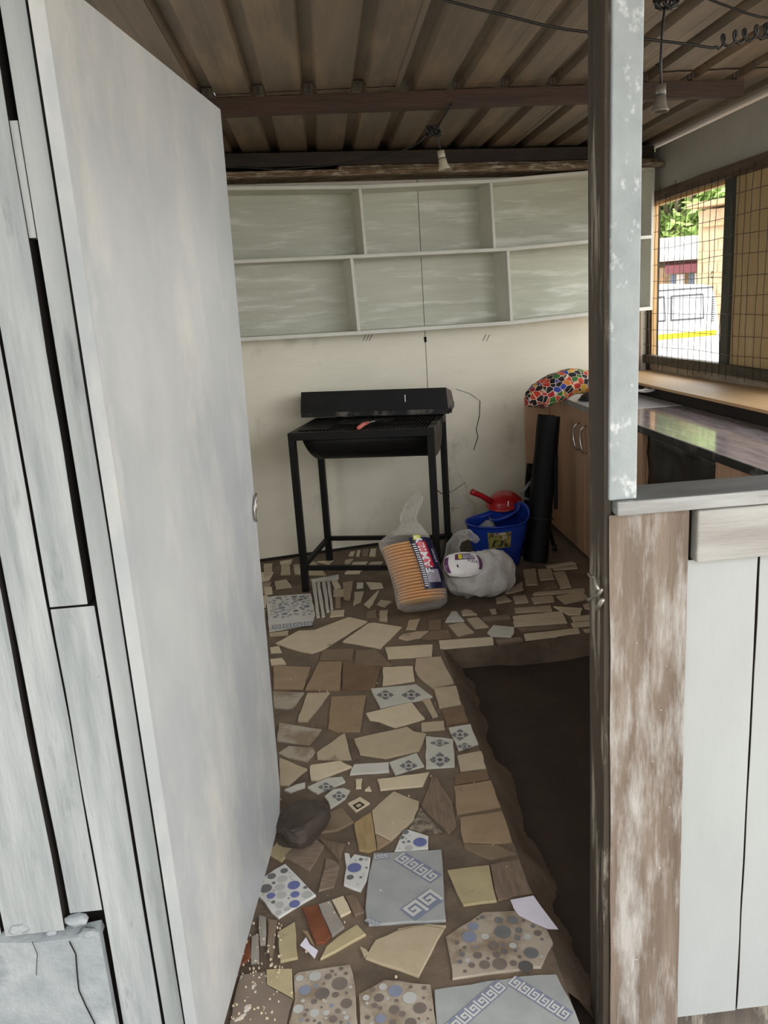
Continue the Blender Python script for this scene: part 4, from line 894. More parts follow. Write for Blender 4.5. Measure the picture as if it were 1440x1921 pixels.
for v in mb.v:
    if v.x > CX - .045 and v.z < .908: v.z = .909 + .004 * nz3(v, 20)
tag(obj('patchwork_cloth', mb, 'patchwork', smooth=True), 'bundle of bright orange, red and green patchwork print cloth drooping off the worktop corner', 'cloth')
kk = loft_path([(1.42, 4.52, .914, .004, .004), (1.46, 4.52, .92, .05, .018), (1.54, 4.54, .935, .07, .032), (1.66, 4.56, .94, .07, .04), (1.74, 4.57, .925, .04, .02)], 26)
mb = MB(); blob(mb, [k[:3] for k in kk], [k[3:] for k in kk], 20, .25, 8, 5, .907)
tag(obj('black_cloth', mb, 'black_cloth', smooth=True), 'crumpled black cloth lying under the patchwork bundle on the pale worktop', 'cloth')

# ================================================================== BLACK ROLL, FOLDED STAND
rl = thing('rolled_mat', 'tall black rolled mat leaning upright against the beech cupboard', 'roll', (1.20, 4.43, 0))
b0 = at_z(1010, 1058, 0) + V((.0, .07, 0)); t0 = V((1.262, b0.y + .10, .83))
mb = MB(); rr = .068; d = (t0 - b0); ax = d.normalized(); u = ax.orthogonal().normalized(); w = ax.cross(u); P = []
for i in range(22):
    f = i / 21; c = b0 + d * f; r = []
    for k in range(29):
        a = 2 * math.pi * k / 28; q = rr * (1.0 - .10 * f + .05 * nz3((math.cos(a), math.sin(a), f * 4), 1.6, 2) + .12 * math.exp(-((a - 4.4) / .22) ** 2)); r.append(c + u * (q * math.cos(a)) + w * (q * math.sin(a)) * (1.06) + (V((0, 0, .006)) if i == 21 and k % 28 < 14 else V((0, 0, 0))))
    P.append(r)
mb.grid(P); mb.add(P[0][:-1], [tuple(range(28))]); mb.add([p - ax * .012 + (t0 - p) * .06 for p in P[-1][:-1]], [tuple(range(28))]); mb.add(P[-1][:-1] + [p - ax * .012 + (t0 - p) * .06 for p in P[-1][:-1]], [(k, (k + 1) % 28, 28 + (k + 1) % 28, 28 + k) for k in range(28)])
obj('roll', mb, 'mat_black', rl, smooth=True)
for f in (.3,):
    mb = MB(); c = b0 + d * f; mb.tube([c + u * (rr * 1.07 * math.cos(a)) + w * (rr * 1.12 * math.sin(a)) for a in [i * math.pi / 10 for i in range(21)]], .006, 6); obj('strap', mb, 'black_cloth', rl, smooth=True)
st = thing('folded_stand', 'folded black tripod stand leaning on the back wall behind the black roll', 'stand', (1.20, 4.62, 0))
for i, (fx, fy, tx, ty) in enumerate(((1.10, 4.58, 1.17, 4.72), (1.13, 4.66, 1.19, 4.78), (1.30, 4.62, 1.22, 4.74))):
    mb = MB(); a, b = V((fx, fy, 0.006)), V((tx, ty, .46)); mb.tube([a, a.lerp(b, .5), a.lerp(b, .52), b], [.011, .011, .015, .015], 8); lg = obj('leg', mb, 'mat_black', st, smooth=True)
    mb = MB(); mb.tube([a + V((0, 0, -.006)), a + V((0, 0, .03))], .016, 8); obj('foot', mb, 'black_cloth', lg, smooth=True)
mb = MB(); mb.tube([V((1.185, 4.745, .44)), V((1.195, 4.75, .52))], .024, 10); obj('collar', mb, 'mat_black', st, smooth=True)
mb = MB(); mb.tube([V((1.12, 4.64, .34)), V((1.195, 4.70, .30))], .007, 6); mb.tube([V((1.10, 4.60, .375)), V((1.17, 4.66, .43))], .009, 6); obj('brace', mb, 'rag', st, smooth=True)
a, b = b0 + V((.125, .0, .30)), b0 + V((.135, .02, .62)); mb = MB(); mb.obox(a - V((.012, .006, 0)), V((.024, 0, 0)), V((0, .012, 0)), b - a); obj('carry_arm', mb, 'mat_black', rl, bevel=.004)
mb = MB(); mb.tube([b0 + d * .47 + V((.03, 0, 0)), a.lerp(b, .35)], .008, 6); obj('carry_strap', mb, 'black_cloth', rl, smooth=True)

# ================================================================== MOP BUCKET, SCOOP, RAG
bk = thing('mop_bucket', 'blue plastic mop bucket with raised wringer lip behind the white bags', 'bucket', (.918, 4.475, 0))
bc_ = V((.918, 4.475, 0))
def brim(th):      # height of the rim: raised to the right/back where the wringer sits
    return .262 + .075 * max(0, math.cos(th - .55)) ** 2.2
mb = MB(); P = []; NB = 40
for lvl, fac in ((0, .80), (.0, .97), (.04, 1.0), (.3, 1.08), (.6, 1.16), (.9, 1.24), (.96, 1.25), (.965, 1.31), (1.0, 1.315), (1.0, 1.27), (.9, 1.215), (.5, 1.1), (.05, .98), (.05, .3)):
    r = []
    for k in range(NB + 1):
        th = 2 * math.pi * k / NB; R = .122 * fac; ex = 1.14 if lvl > .5 else 1.08; sw = .012 * max(0, math.cos(th)) * lvl
        r.append(bc_ + V((R * ex * math.cos(th) + sw, R * math.sin(th), lvl * brim(th) + .003)))
    P.append(r)
mb.grid(P); obj('body', mb, 'bucket_blue', bk, smooth=True, recalc=False)
mb = MB(); P = []
for z, f in ((.30, 1.0), (.31, 1.05), (.318, 1.0), (.24, .78), (.18, .6)):
    r = []
    for k in range(29):
        th = 2 * math.pi * k / 28; r.append(bc_ + V((.055 + .088 * f * math.cos(th), .02 + .09 * f * math.sin(th), z + .035 * math.cos(th) - .012)))
    P.append(r)
mb.grid(P); wr_ = obj('wringer', mb, 'bucket_blue', bk, smooth=True, recalc=False, solid=.003)
for i in range(6):
    th = -.9 + i * .36; c = bc_ + V((.055 + .093 * math.cos(th), .02 + .094 * math.sin(th), .285 + .035 * math.cos(th))); mb = MB()
    mb.lathe([(.006, 0), (.006, .002)], c, V((math.cos(th), math.sin(th), .2)), 8, cap0=True, cap1=True); obj('drain_hole', mb, 'gap', wr_)
mb = MB(); P = []
for j in range(2):
    r = []
    for k in range(7):
        th = math.radians(-118 + 46 * k / 6); z = .135 + .095 * j; f = 1.0 + .28 * z / .27; r.append(bc_ + V((.122 * f * 1.12 * math.cos(th) * 1.012, .122 * f * math.sin(th) * 1.03, z)))
    P.append(r)
mb.grid(P); stk = obj('sticker', mb, 'sticker', bk, smooth=True, recalc=False)
def text_on(body, size, fn, m, parent, name='lettering', bold=0.):
    cu = bpy.data.curves.new('lettering', 'FONT'); cu.body = body; cu.size = size; cu.align_x = 'CENTER'; cu.align_y = 'CENTER'; cu.offset = bold; cu.resolution_u = 2
    t = bpy.data.objects.new('lettering', cu); COL.objects.link(t); dg = bpy.context.evaluated_depsgraph_get(); me = t.evaluated_get(dg).to_mesh()
    mb = MB(); mb.add([fn(v.co.x, v.co.y) for v in me.vertices], [list(p.vertices) for p in me.polygons])
    t.evaluated_get(dg).to_mesh_clear(); bpy.data.objects.remove(t); bpy.data.curves.remove(cu)
    return obj(name, mb, m, parent, recalc=False)
def on_bucket(x, y):
    z = .19 + y; f = 1.0 + .28 * z / .27; th = math.radians(-95) + x / (.122 * f); return bc_ + V((.122 * f * 1.12 * math.cos(th) * 1.02, .122 * f * math.sin(th) * 1.045, z))
text_on('SUPER', .022, lambda x, y: on_bucket(x, y + .03), 'label_white', stk); text_on('20', .026, lambda x, y: on_bucket(x + .025, y + .006), 'label_white', stk)
mb = MB(); mb.add([on_bucket(*q) for q in ((-.04, -.045), (.01, -.045), (.02, -.01), (-.03, -.005))], [(0, 1, 2, 3)]); mb.add([on_bucket(*q) for q in ((.022, -.05), (.042, -.05), (.034, -.018))], [(0, 1, 2)])
obj('printed_leaf', mb, 'mullion', stk, recalc=False)
mb = MB(); kk = loft_path([(.81, 4.445, .18, .01, .01), (.835, 4.445, .215, .04, .03), (.875, 4.45, .24, .045, .035), (.90, 4.455, .225, .02, .015)], 12); blob(mb, [k[:3] for k in kk], [k[3:] for k in kk], 14, .5, 18, 2)
tag(obj('rag', mb, 'rag', smooth=True), 'grey wrung rag lying inside the blue mop bucket', 'rag')
sc = thing('scoop', 'red plastic scoop with a long handle resting over the mop bucket rim', 'scoop', (.99, 4.64, .36))
C0 = V((1.0, 4.63, .325)); sax = V((-.12, -.25, .95)).normalized(); mb = MB()
mb.lathe([(.002, .062), (.03, .06), (.06, .05), (.085, .03), (.098, .004), (.108, .0), (.108, -.006), (.094, -.002), (.08, .022), (.05, .042), (.002, .052)], C0, sax, 28); obj('bowl', mb, 'red_plastic', sc, smooth=True, recalc=False)
h0 = C0 + V((-.08, -.03, .015)); h1 = at_y(884, 922, 4.57); mb = MB(); mb.tube([h0, h0.lerp(h1, .5) + V((0, 0, .006)), h0.lerp(h1, .9), h1], [.019, .016, .018, .020], 10); obj('handle', mb, 'red_plastic', sc, smooth=True)
mb = MB(); mb.tube([C0 + V((0, -.107, .0)), C0 + V((.004, -.10, .03))], .003, 6); obj('mould_mark', mb, 'label_white', sc)
# clear wrapper standing against the wall behind the bucket
mb = MB(); w0 = at_p(900, 985, OW, NW); kk = loft_path([(.80, 4.98, .05, .06, .05), (.81, 5.0, .22, .075, .05), (.79, 5.03, .34, .055, .04), (.77, 5.05, .44, .03, .025), (.76, 5.06, .49, .012, .01)], 24)
blob(mb, [k[:3] for k in kk], [k[3:] for k in kk], 20, .4, 14, 8); tag(obj('plastic_wrapper', mb, 'clear_bag', smooth=True, recalc=False), 'crumpled clear plastic wrapper standing against the back wall behind the bucket', 'wrapper')

# ================================================================== PLATES IN A CLEAR BAG
tilt = math.radians(27); AXB = V((-.05, math.sin(tilt), math.cos(tilt))).normalized(); PB = V((.392, 3.80, .058)); PR = .122; NPL = 19; PT = .0155
def plate_mesh():
    mb = MB(); mb.lathe([(.001, .001), (.075, .001), (.092, .004), (.112, .0100), (PR, .0115), (PR + .001, .0075), (.110, .0045), (.09, -.002), (.07, -.004), (.001, -.004)], (0, 0, 0), (0, 0, 1), 32); return mb
base = obj('foam_plate', plate_mesh(), 'plate', smooth=True)
q_ = AXB.to_track_quat('Z', 'Y')
for i in range(NPL):
    o = base if i == 0 else base.copy()
    if i: COL.objects.link(o)
    o.rotation_mode = 'QUATERNION'; o.rotation_quaternion = q_; o.location = PB + AXB * (PT * i) + V((.006 * math.sin(i * .35), .003 * math.sin(i * 1.3), 0)) + V((-.0022 * i, 0, 0)) * (i / NPL)
    tag(o, 'round orange foam plate in the stack inside the clear bag', 'plate', 'orange plates stacked in the clear bag')
ub = V((1, 0, 0)) - AXB * AXB.x; ub.normalize(); wb_ = AXB.cross(ub)
def bagp(t, th, r): return PB + AXB * t + ub * (r * math.cos(th)) + wb_ * (r * math.sin(th))
bag = thing('plastic_bag', 'tall clear plastic bag of orange plates leaning on the right front barbecue leg', 'bag', (.37, 3.80, .0))
HS = NPL * PT; mb = MB(); P = []
keys = [(-.045, .03), (-.042, .09), (-.02, .128), (.02, PR + .010), (HS * .5, PR + .006), (HS * .9, PR + .008), (HS + .03, PR + .010), (HS + .05, PR - .01), (HS + .08, .085), (HS + .11, .05), (HS + .135, .040), (HS + .165, .048), (HS + .20, .058), (HS + .235, .050)]
kk = loft_path(keys, 46); NBG = 56
for i, (t, r) in enumerate(kk):
    row = []; top = max(0, (t - HS - .03) / .22)
    for k in range(NBG + 1):
        th = 2 * math.pi * k / NBG; p = bagp(t, th, 1); f = 1 + (.05 + .55 * top) * nz3((math.cos(th) * 1.8, math.sin(th) * 1.8, t * 6), 1.5, 3) * (1 if not .0 < t < HS else .35)
        squash = 1 - .45 * top; p = PB + AXB * t + ub * (r * f * math.cos(th)) + wb_ * (r * f * squash * math.sin(th)) + V((.075, -.05, .0)) * top + V((0, 0, .05 * top * math.sin(th * 1 + .8)))
        p.z = max(p.z, .006 + .003 * nz3(p, 30)); p.x -= .0022 * (NPL * max(0, min(1, t / HS))) * max(0, min(1, t / HS)); row.append(p)
    P.append(row)
mb.grid(P); obj('film', mb, 'clear_bag', bag, smooth=True, recalc=False)
# printed label round the right side of the bag
def lab(x, y, off=.0):    # x along the circumference (metres, to the right), y along the axis from the bottom
    th = math.radians(-84) + x / (PR + .012); t = y; p = bagp(t, th, PR + .0125 + off); f = max(0, min(1, t / HS)); p.x -= .0022 * NPL * f * f; return p
def label_patch(name, x0, x1, y0, y1, m, off, parent, wav=0.):
    mb = MB(); mb.grid([[lab(x0 + (x1 - x0) * i / 10 + (wav * math.sin(j * 1.9) if i == 0 else 0), y0 + (y1 - y0) * j / 16, off) for j in range(17)] for i in range(11)]); return obj(name, mb, m, parent, recalc=False)
LBL = label_patch('label', -.004, .165, .045, HS + .01, 'navy', 0, bag, .0)
label_patch('red_panel', .024, .078, .150, HS - .012, 'label_red', .0012, LBL); label_patch('grey_panel', .022, .10, .075, .140, 'label_grey', .0012, LBL)
label_patch('lime_panel', .018, .058, HS - .004, HS + .02, 'label_yellow', .0012, LBL)
text_on('FAMILY', .058, lambda x, y: lab(.046 - y, .215 + x, .0024), 'label_white', LBL, 'lettering', .0012)
text_on('plates', .030, lambda x, y: lab(.105 - y, .21 + x, .0024), 'label_white', LBL, 'lettering')
for i in range(20):
    y = .058 + i * .011; label_patch('printed_stroke', .0, .018, y, y + .005, 'label_white', .0014, LBL)

# ================================================================== WHITE BAG WITH TISSUE PACKET
wbag = thing('carrier_bag', 'milky white plastic carrier bag lying between the plates and the bucket', 'bag', (.68, 4.02, 0))
kk = loft_path([(.548, 3.97, .08, .005, .005), (.56, 3.97, .09, .08, .075), (.61, 3.95, .115, .125, .112), (.69, 3.94, .13, .15, .125), (.78, 3.96, .125, .14, .12), (.855, 3.99, .10, .10, .09), (.88, 4.0, .09, .004, .004)], 40)
mb = MB(); blob(mb, [k[:3] for k in kk], [k[3:] for k in kk], 32, .24, 9, 4, .004); obj('film', mb, 'white_bag', wbag, smooth=True, recalc=False)
kk = loft_path([(.58, 4.06, .17, .05, .03), (.60, 4.07, .25, .055, .025), (.63, 4.07, .30, .05, .025), (.68, 4.07, .31, .045, .025), (.72, 4.07, .28, .03, .018), (.72, 4.065, .26, .008, .008)], 22)
mb = MB(); blob(mb, [k[:3] for k in kk], [k[3:] for k in kk], 18, .4, 14, 6); obj('tied_ears', mb, 'clear_bag', wbag, smooth=True, recalc=False)
mb = MB(); kk = loft_path([(.60, 3.96, .10, .01, .01), (.63, 3.96, .11, .08, .07), (.70, 3.95, .115, .10, .085), (.78, 3.97, .11, .08, .07), (.82, 3.98, .11, .01, .01)], 16); blob(mb, [k[:3] for k in kk], [k[3:] for k in kk], 20, .12, 9, 4, .012)
tag(obj('wrapped_bundle', mb, 'tissue', smooth=True), 'white bundle showing through the milky carrier bag', 'bundle')
tp = thing('tissue_packet', 'white tissue packet with a purple printed band on top of the carrier bag', 'packet', (.60, 3.93, .2))
TC = at_y(868, 1060, 3.80); tu = V((.985, .10, -.06)).normalized(); tv = V((.02, .62, .78)); tv = (tv - tu * tv.dot(tu)).normalized(); tn = tu.cross(tv)
if tn.y > 0: tn = -tn
def tpp(a, b, c=0.):     # packet face coordinates (metres)
    e = max(0, 1 - (abs(a) / .102) ** 2.6) * max(0, 1 - (abs(b) / .068) ** 2.6); return TC + tu * a * (1 - .25 * (b / .066) ** 2) + tv * b * (1 - .2 * (a / .1) ** 2) + tn * (.03 * e ** .5 + c + .004 * nz3((a * 40, b * 40, 0), 1))
mb = MB(); fr = [[tpp(-.10 + .20 * i / 20, -.066 + .132 * j / 14) for j in range(15)] for i in range(21)]; bkk = [[p - tn * .05 if 0 < i < 20 and 0 < j < 14 else p - tn * .002 for j, p in enumerate(r)] for i, r in enumerate(fr)]
mb.grid(fr); mb.grid([r[::-1] for r in bkk]); obj('wrapper', mb, 'tissue', tp, smooth=True)
def tpatch(name, a0, a1, b0, b1, m, c=.0015):
    mb = MB(); mb.grid([[tpp(a0 + (a1 - a0) * i / 8, b0 + (b1 - b0) * j / 6, c) for j in range(7)] for i in range(9)]); return obj(name, mb, m, tp, recalc=False)
tpatch('printed_band', -.045, .06, .018, .052, 'purple'); tpatch('printed_side', .078, .098, -.04, .05, 'purple'); tpatch('printed_side', -.099, -.08, -.05, .045, 'purple')
tpatch('printed_panel', -.027, -.008, .022, .048, 'label_yellow', .003); tpatch('white_panel', -.004, .056, .022, .046, 'label_grey', .003)
text_on('Rosy', .034, lambda x, y: tpp(.052 + x, .008 + y - .25 * x, .0035), 'purple', tp); text_on('soft tissues', .011, lambda x, y: tpp(.026 + x, .034 + y, .0045), 'purple', tp)
tpatch('black_mark', -.040, -.033, -.022, -.008, 'gap', .0015)

# ================================================================== LOOSE THINGS ON THE FLOOR
mb = MB(); c = at_z(566, 1552, .03); bm = bmesh.new(); bmesh.ops.create_icosphere(bm, subdivisions=3, radius=1)
R = Matrix.Rotation(-.6, 3, 'Z'); vs = []
for v in bm.verts:
    p = v.co.copy(); p = V((max(-.8, min(.8, p.x)), max(-.72, min(.72, p.y)), max(-.6, min(.62, p.z)))); p *= 1 + .16 * nz3(p, 1.7, 4); vs.append(c + R @ V((p.x * .068, p.y * .105, p.z * .055)))
lo = min(v.z for v in vs); mb.add([v - V((0, 0, lo - .004)) for v in vs], [[w.index for w in f.verts] for f in bm.faces]); bm.free()
tag(obj('stone', mb, 'stone'), 'rough dark brown stone propping the open door at its bottom corner', 'stone')
def paper(name, crop, pts, label, lift=.009, curl=.0):
    poly = [cp(crop, x, y, lift) for x, y in pts]; mb = MB(); mb.prism([p + V((0, 0, curl * i)) for i, p in enumerate(poly)], (0, 0, .0012)); return tag(obj(name, mb, 'paper'), label, 'paper')
paper('paper_scrap', 'E', [(650, 695), (695, 635), (725, 690), (785, 735), (760, 795), (705, 735)], 'tiny torn white paper scrap by the red brick tile')
paper('paper_scrap', 'F', [(930, 340), (1065, 315), (1110, 380), (1210, 512), (1150, 510), (1060, 470), (980, 430), (950, 390)], 'large curved white paper offcut at the edge of the tiled path', .011)

# ================================================================== LAMP HOLDERS AND CABLES
def sag(a, b, n=14, s=.05, wob=.004, seed=0):
    a, b = V(a), V(b); return [a.lerp(b, i / (n - 1)) - V((0, 0, s * 4 * (i / (n - 1)) * (1 - i / (n - 1)))) + V((wob * nz3((i * .4, seed, 0), 1), wob * nz3((i * .4, seed, 5), 1), wob * nz3((i * .4, seed, 9), 1))) for i in range(n)]
def holder(name, label, top, ax, L, cord, hm='holder'):
    t = thing(name, label, 'lamp holder', top); ax = V(ax).normalized(); k = L / .085
    mb = MB(); mb.lathe([(.004 * k, 0), (.0165 * k, .002 * k), (.0175 * k, .032 * k), (.016 * k, .034 * k), (.016 * k, .037 * k), (.0182 * k, .038 * k), (.02 * k, .06 * k), (.027 * k, .078 * k), (.029 * k, .085 * k), (.0255 * k, .085 * k), (.017 * k, .06 * k), (.012 * k, .05 * k), (.001, .05 * k)], top, ax, 20); obj('shell', mb, hm, t, smooth=True, recalc=False)
    mb = MB(); mb.lathe([(.0178 * k, .0335 * k), (.0178 * k, .0368 * k)], top, ax, 20); obj('seam_ring', mb, 'cable', t, smooth=True, recalc=False)
    mb = MB(); mb.lathe([(.011 * k, .045 * k), (.011 * k, .07 * k)], top, ax, 14, cap1=True); obj('socket', mb, 'gap', t, smooth=True)
    mb = MB(); mb.tube(cord, .0035, 6); obj('cord', mb, 'cable', t, smooth=True)
    return t
p0 = at_y(826, 282, 3.80); p1 = at_y(833, 318, 3.80)
holder('lamp_holder', 'small white bulb holder hanging behind the beam before the shelf', p0, p1 - p0, (p1 - p0).length, [p0, at_y(821, 262, 3.80), at_y(821, 240, 3.79), at_y(832, 218, 3.74), at_y(842, 200, 3.67) ])
kn = at_y(813, 246, 3.79); mb = MB(); rnd = random.Random(4)
mb.tube([kn + V((.026 * math.cos(i * .9) * (1 + .3 * math.sin(i * .31)), .014 * math.sin(i * 1.3), .022 * math.sin(i * .83))) for i in range(60)], .003, 6)
q = [kn + V((-.02, 0, -.004))] + [at_y(x, y, 3.79 + .06 * i) for i, (x, y) in enumerate(((785, 268), (760, 280), (720, 293), (670, 303), (600, 312), (520, 318), (440, 312)))]
mb.tube(q, .004, 6); mb.tube([kn + V((.02, .0, .02)), at_y(846, 198, 3.68), at_y(847, 192, 3.66)], .0035, 6)
tag(obj('power_cable', mb, 'cable', smooth=True), 'knotted black cable running from the beam to the dark top of the back wall', 'cable')['kind'] = 'thing'
p0 = at_y(1239, 157, 2.35); p1 = at_y(1236, 210, 2.35)
holder('lamp_holder', 'larger bulb holder with its backlit shade painted in, hanging on a long cord right of the post', p0, V((-.02, 0, -1)), (p1 - p0).length, [p0, at_y(1239, 110, 2.35), at_y(1241, 70, 2.35), at_y(1244, 35, 2.35), at_y(1248, 5, 2.36), V((1.02, 2.38, 2.352))], 'holder_shaded')
kn = at_y(1250, 4, 2.36); mb = MB(); mb.tube([kn + V((.024 * math.cos(i * .75) + .012 * math.sin(i * .2), .012 * math.sin(i * 1.1), .016 * math.sin(i * .75))) for i in range(56)], .0038, 6)
tag(obj('cable_knot', mb, 'cable', smooth=True), 'black knot of spare flex above the long hanging lamp cord', 'cable')
q = [at_y(x, y, 2.3) for x, y in ((800, -22), (840, 2), (900, 18), (960, 32), (1010, 45), (1060, 55), (1115, 62), (1205, 73), (1240, 77), (1300, 84), (1335, 90), (1345, 88))]
c0 = at_y(1347, 79, 2.3); 
for i in range(66):
    a = i * .48; q.append(c0 + V((.0022 * i + .0 + .010 * math.sin(a), .004 * math.sin(a * .5), -.016 * math.cos(a) + .0004 * i)))
q += [at_y(x, y, 2.3) for x, y in ((1425, 74), (1440, 70), (1480, 55), (1540, 30))]
mb = MB(); mb.tube(q, .0036, 6); tag(obj('power_cable', mb, 'cable', smooth=True), 'long black cable under the roof ending in a coiled spiral at the right', 'cable')
q = [at_y(x, y, 2.55) for x, y in ((1300, -15), (1333, 0), (1365, 12), (1400, 25), (1425, 32), (1460, 36), (1540, 38))]
mb = MB(); mb.tube(q, .0034, 6); tag(obj('power_cable', mb, 'cable', smooth=True), 'short black cable crossing the roof above the coiled spiral', 'cable')

# ================================================================== OUTSIDE THE WINDOW
M['van_white'] = mat('white_van_paint', (236, 238, 240), rough=.3, coat=.3); M['van_glass'] = mat('painted_glare_glass', (214, 220, 226), rough=.12)  # van panes carry their white reflection as a pale colour
M['rubber'] = mat('dark_grey_rubber', (84, 86, 92), rough=.6); M['van_yellow'] = mat('yellow_stripe', (240, 208, 20), rough=.4); M['tail_red'] = mat('tail_lamp', (210, 120, 118), rough=.3)
M['tyre'] = mat('tyre_rubber', (40, 40, 42), rough=.8)
M['zinc'] = mat('white_weathered_zinc', (224, 222, 218), (196, 194, 190), 4, (1, 4, 1), .5); M['shack_wood'] = mat('orange_brown_planks', (196, 164, 122), (166, 134, 98), 4, (5, 5, .5), .7)
M['thatch'] = mat('tan_block_render', (196, 174, 140), (178, 155, 122), 5, rough=.9, wear=(176, 152, 122), wscale=6, wlevel=.58); M['maroon'] = mat('maroon_awning', (130, 76, 84), rough=.7)
M['blue_cloth'] = mat('blue_grey_cloth', (120, 140, 168), rough=.8)
M['leaf'] = mat('bright_tree_leaf', (176, 200, 116), (140, 172, 88), 2, rough=.5); M['leaf2'] = mat('dark_tree_leaf', (150, 178, 100), (116, 148, 78), 2, rough=.5); M['bark'] = mat('grey_bark', (140, 128, 104), (112, 102, 82), 5, rough=.9)
# white van, its side towards the window
DV = 15.0
def horiz(px, dist):     # point at ground distance dist in the direction of pixel column px (level with the eye)
    r = ray(px, 560); r.z = 0; return EYE.xy.to_3d() + r.normalized() * dist
va, vb_ = horiz(1352, 15.6), horiz(1216, 15.0); vx = (vb_ - va).normalized(); vy = V((vx.y, -vx.x, 0))
if vy.dot(va) < 0: vy = -vy
VG = -.40
def vp(a, b, z): return va + vx * a + vy * b + V((0, 0, z))
van = thing('van', 'white van with a yellow side stripe parked outside the mesh window', 'van', vp(2, .8, VG))
LV, WV = 4.3, 1.65
prof = [(0.0, -.10), (-.03, .25), (-.03, .55), (.02, .95), (.10, 1.38), (.2, 1.50), (1.0, 1.56), (2.4, 1.55), (2.9, 1.44), (3.5, .92), (4.1, .78), (4.3, .55), (4.3, -.02), (4.2, -.1)]
mb = MB(); mb.prism([vp(a, 0, z) for a, z in prof], vy * WV); obj('body', mb, 'van_white', van, bevel=.06)
def vpanel(name, pts, m, off, th=.012, parent=van):
    mb = MB(); mb.prism([vp(a, -off, z) for a, z in pts], -vy * th); return obj(name, mb, m, parent)
def vwin(a0, a1, z0, z1, sl):
    f = vpanel('window', [(a0 + sl, z0), (a1, z0), (a1, z1), (a0 + .03, z1)], 'rubber', .002, .008)
    vpanel('pane', [(a0 + sl + .03, z0 + .03), (a1 - .03, z0 + .03), (a1 - .03, z1 - .03), (a0 + .05, z1 - .03)], 'van_glass', .008, .006, f)
vwin(.30, .92, .93, 1.36, .0); vwin(1.0, 1.75, .93, 1.36, .0); vwin(1.85, 2.55, .93, 1.36, .0)
vpanel('stripe', [(.07, .64), (3.6, .60), (3.6, .70), (.07, .73)], 'van_yellow', .001)
vpanel('roof_gutter', [(.15, 1.44), (2.6, 1.44), (2.6, 1.465), (.15, 1.465)], 'rubber', .001)
for k in range(12): vpanel('vent_slat', [(.12, .88 + k * .036), (.17, .88 + k * .036), (.17, .898 + k * .036), (.12, .898 + k * .036)], 'rubber', .004)
vpanel('door_seam', [(.96, .1), (.97, .1), (.97, 1.42), (.96, 1.42)], 'rubber', .0005, .002); vpanel('marker_plate', [(1.28, .38), (1.5, .38), (1.5, .56), (1.28, .56)], 'tail_red', .001)
for a in (.75, 3.45):
    for b in (.02, WV - .22):
        mb = MB(); mb.lathe([(.12, 0), (.3, 0), (.31, .03), (.31, .17), (.3, .2), (.12, .2)], vp(a, b, VG + .31), vy, 24, cap0=True, cap1=True); obj('wheel', mb, 'tyre', van, smooth=False)
# shack with a pale zinc roof behind the van
sa, sb = horiz(1318, 21), horiz(1150, 21); sx = (sb - sa).normalized(); sy = V((sx.y, -sx.x, 0))
if sy.dot(sa) < 0: sy = -sy
def sp(a, b, z): return sa + sx * a + sy * b + V((0, 0, z))
hz = lambda px, py, d: at_p(px, py, horiz(px, d), V((horiz(px, d) - EYE).xy.to_3d())).z
shk = thing('shack', 'plank shack with a whitish zinc roof and maroon awning behind the van', 'building', sp(1.5, 1, VG))
mb = MB(); mb.hexa([sp(0, 0, VG), sp(3.2, 0, VG), sp(3.2, 2.4, VG), sp(0, 2.4, VG)] + [sp(0, .02, 1.95), sp(3.2, .02, 1.95), sp(3.2, 2.4, 2.5), sp(0, 2.4, 2.5)]); obj('wall', mb, 'thatch', shk)
for k in range(16):
    a = .85 + k * .15; mb = MB(); mb.obox(sp(a, -.03, VG), sx * .135, sy * .03, (0, 0, 1.75 + .4)); obj('plank', mb, 'shack_wood', shk)
for k in range(7):
    a = -.15 + k * .5; mb = MB(); mb.hexa([sp(a, -.45, 2.08), sp(a + .51, -.45, 2.08), sp(a + .51, 2.6, 2.72), sp(a, 2.6, 2.72)] + [sp(a, -.45, 2.12 + .01 * (k % 2)), sp(a + .51, -.45, 2.12 + .01 * (k % 2)), sp(a + .51, 2.6, 2.76), sp(a, 2.6, 2.76)]); obj('roof_sheet', mb, 'zinc', shk)
mb = MB(); mb.hexa([sp(-.1, -.4, 1.80), sp(.85, -.4, 1.80), sp(.85, 0, 1.98), sp(-.1, 0, 1.98)] + [sp(-.1, -.4, 1.98), sp(.85, -.4, 1.98), sp(.85, 0, 2.08), sp(-.1, 0, 2.08)]); obj('awning', mb, 'maroon', shk)
for k, m in enumerate(('label_white', 'blue_cloth', 'label_white', 'blue_cloth')):
    mb = MB(); mb.obox(sp(.02 + k * .2, -.08, .9), sx * (.18 if k % 2 == 0 else .1), sy * .03, (0, 0, .88)); obj('hung_cloth', mb, m, shk)
# tan block building on the right
ta, tb = horiz(1400, 18), horiz(1306, 18.6); tx = (tb - ta).normalized(); ty = V((tx.y, -tx.x, 0))
if ty.dot(ta) < 0: ty = -ty
def tp_(a, b, z): return ta + tx * a + ty * b + V((0, 0, z))
LT = (tb - ta).length
blg = thing('block_building', 'tan block building with a jutting flat roof right of the shack', 'building', tp_(.5, 1, VG))
mb = MB(); mb.obox(tp_(0, 0, VG), tx * LT, ty * 3, (0, 0, 3.35)); obj('wall', mb, 'thatch', blg)
for r in range(12):
    for k in range(4):
        a = (.0 if r % 2 else -.15) + k * .33; a0, a1 = max(.01, a), min(LT - .01, a + .31)
        if a1 - a0 > .05:
            mb = MB(); mb.obox(tp_(a0, -.015, VG + .2 + r * .215), tx * (a1 - a0), ty * .015, (0, 0, .195)); obj('block', mb, 'thatch', blg)
mb = MB(); mb.obox(tp_(-.2, -.12, 2.62), tx * (LT + .1), ty * 3.3, (0, 0, .07)); obj('lintel', mb, 'shack_wood', blg)
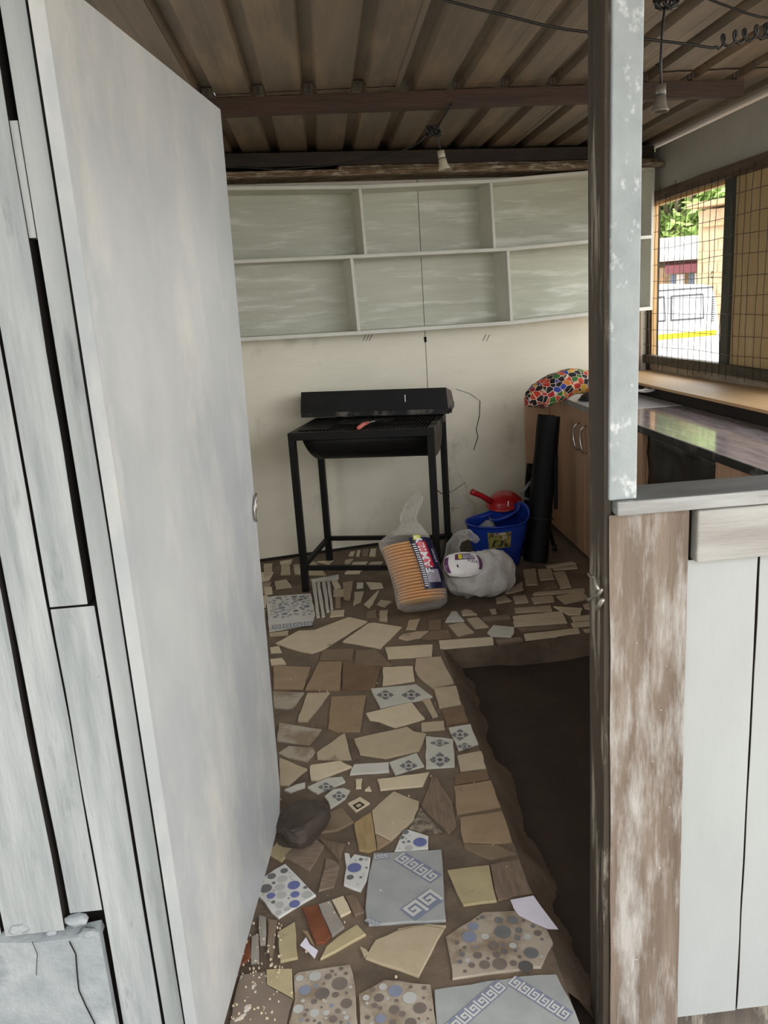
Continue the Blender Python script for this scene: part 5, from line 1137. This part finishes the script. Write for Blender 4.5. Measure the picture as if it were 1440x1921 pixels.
mb = MB(); mb.obox(tp_(-.3, -.3, 3.0), tx * (LT + .38), ty * 3.6, (0, 0, .1)); obj('roof_slab', mb, 'shack_wood', blg)
# trees beyond
def tree(label, px, dist, z0, rx, rz, nl, m, seed):
    rnd = random.Random(seed); c = horiz(px, dist); t = thing('tree', label, 'tree', (c.x, c.y, VG)); zc = z0
    mb = MB(); mb.tube([(c.x, c.y, VG - .02), (c.x + .1, c.y, zc * .4), (c.x - .05, c.y + .1, zc * .8), (c.x + .1, c.y, zc + rz * .3)], [.15, .12, .1, .05], 8)
    for k in range(6):
        a = rnd.uniform(0, 6.28); s0 = V((c.x, c.y, zc * rnd.uniform(.45, .85))); e = V((c.x + rx * .7 * math.cos(a), c.y + rx * .7 * math.sin(a), zc + rz * rnd.uniform(-.2, .6))); mb.tube([s0, s0.lerp(e, .5) + V((0, 0, .15)), e], [.09, .06, .025], 6)
    obj('trunk', mb, 'bark', t, smooth=True)
    mb = MB(); cl = [V((rnd.gauss(0, .45), rnd.gauss(0, .45), rnd.gauss(0, .45))) for _ in range(44)]
    for k in range(nl):
        b = rnd.choice(cl); d = V((rnd.gauss(0, 1), rnd.gauss(0, 1), rnd.gauss(0, 1))).normalized() * rnd.uniform(.12, .3); p = V((c.x + (b.x + d.x) * rx, c.y + (b.y + d.y) * rx, zc + (b.z + d.z) * rz))
        u = V((rnd.gauss(0, 1), rnd.gauss(0, 1), rnd.gauss(0, 1))).normalized(); v = u.orthogonal().normalized(); L = rnd.uniform(.11, .2); mb.add([p - u * L, p + v * L * .42, p + u * L, p - v * L * .42], [(0, 1, 2, 3)])
    o = obj('foliage', mb, m, t, recalc=False); o['kind'] = 'stuff'
tree('broad light green tree directly behind the zinc roof', 1255, 27, 4.3, 2.4, 2.3, 11000, 'leaf', 1)
tree('darker green tree rising above the tan block building', 1352, 34, 6.2, 3.0, 3.0, 6500, 'leaf2', 2)
tree('tall pale green tree at the far left of the window view', 1195, 41, 6.2, 3.4, 3.6, 6500, 'leaf', 3)
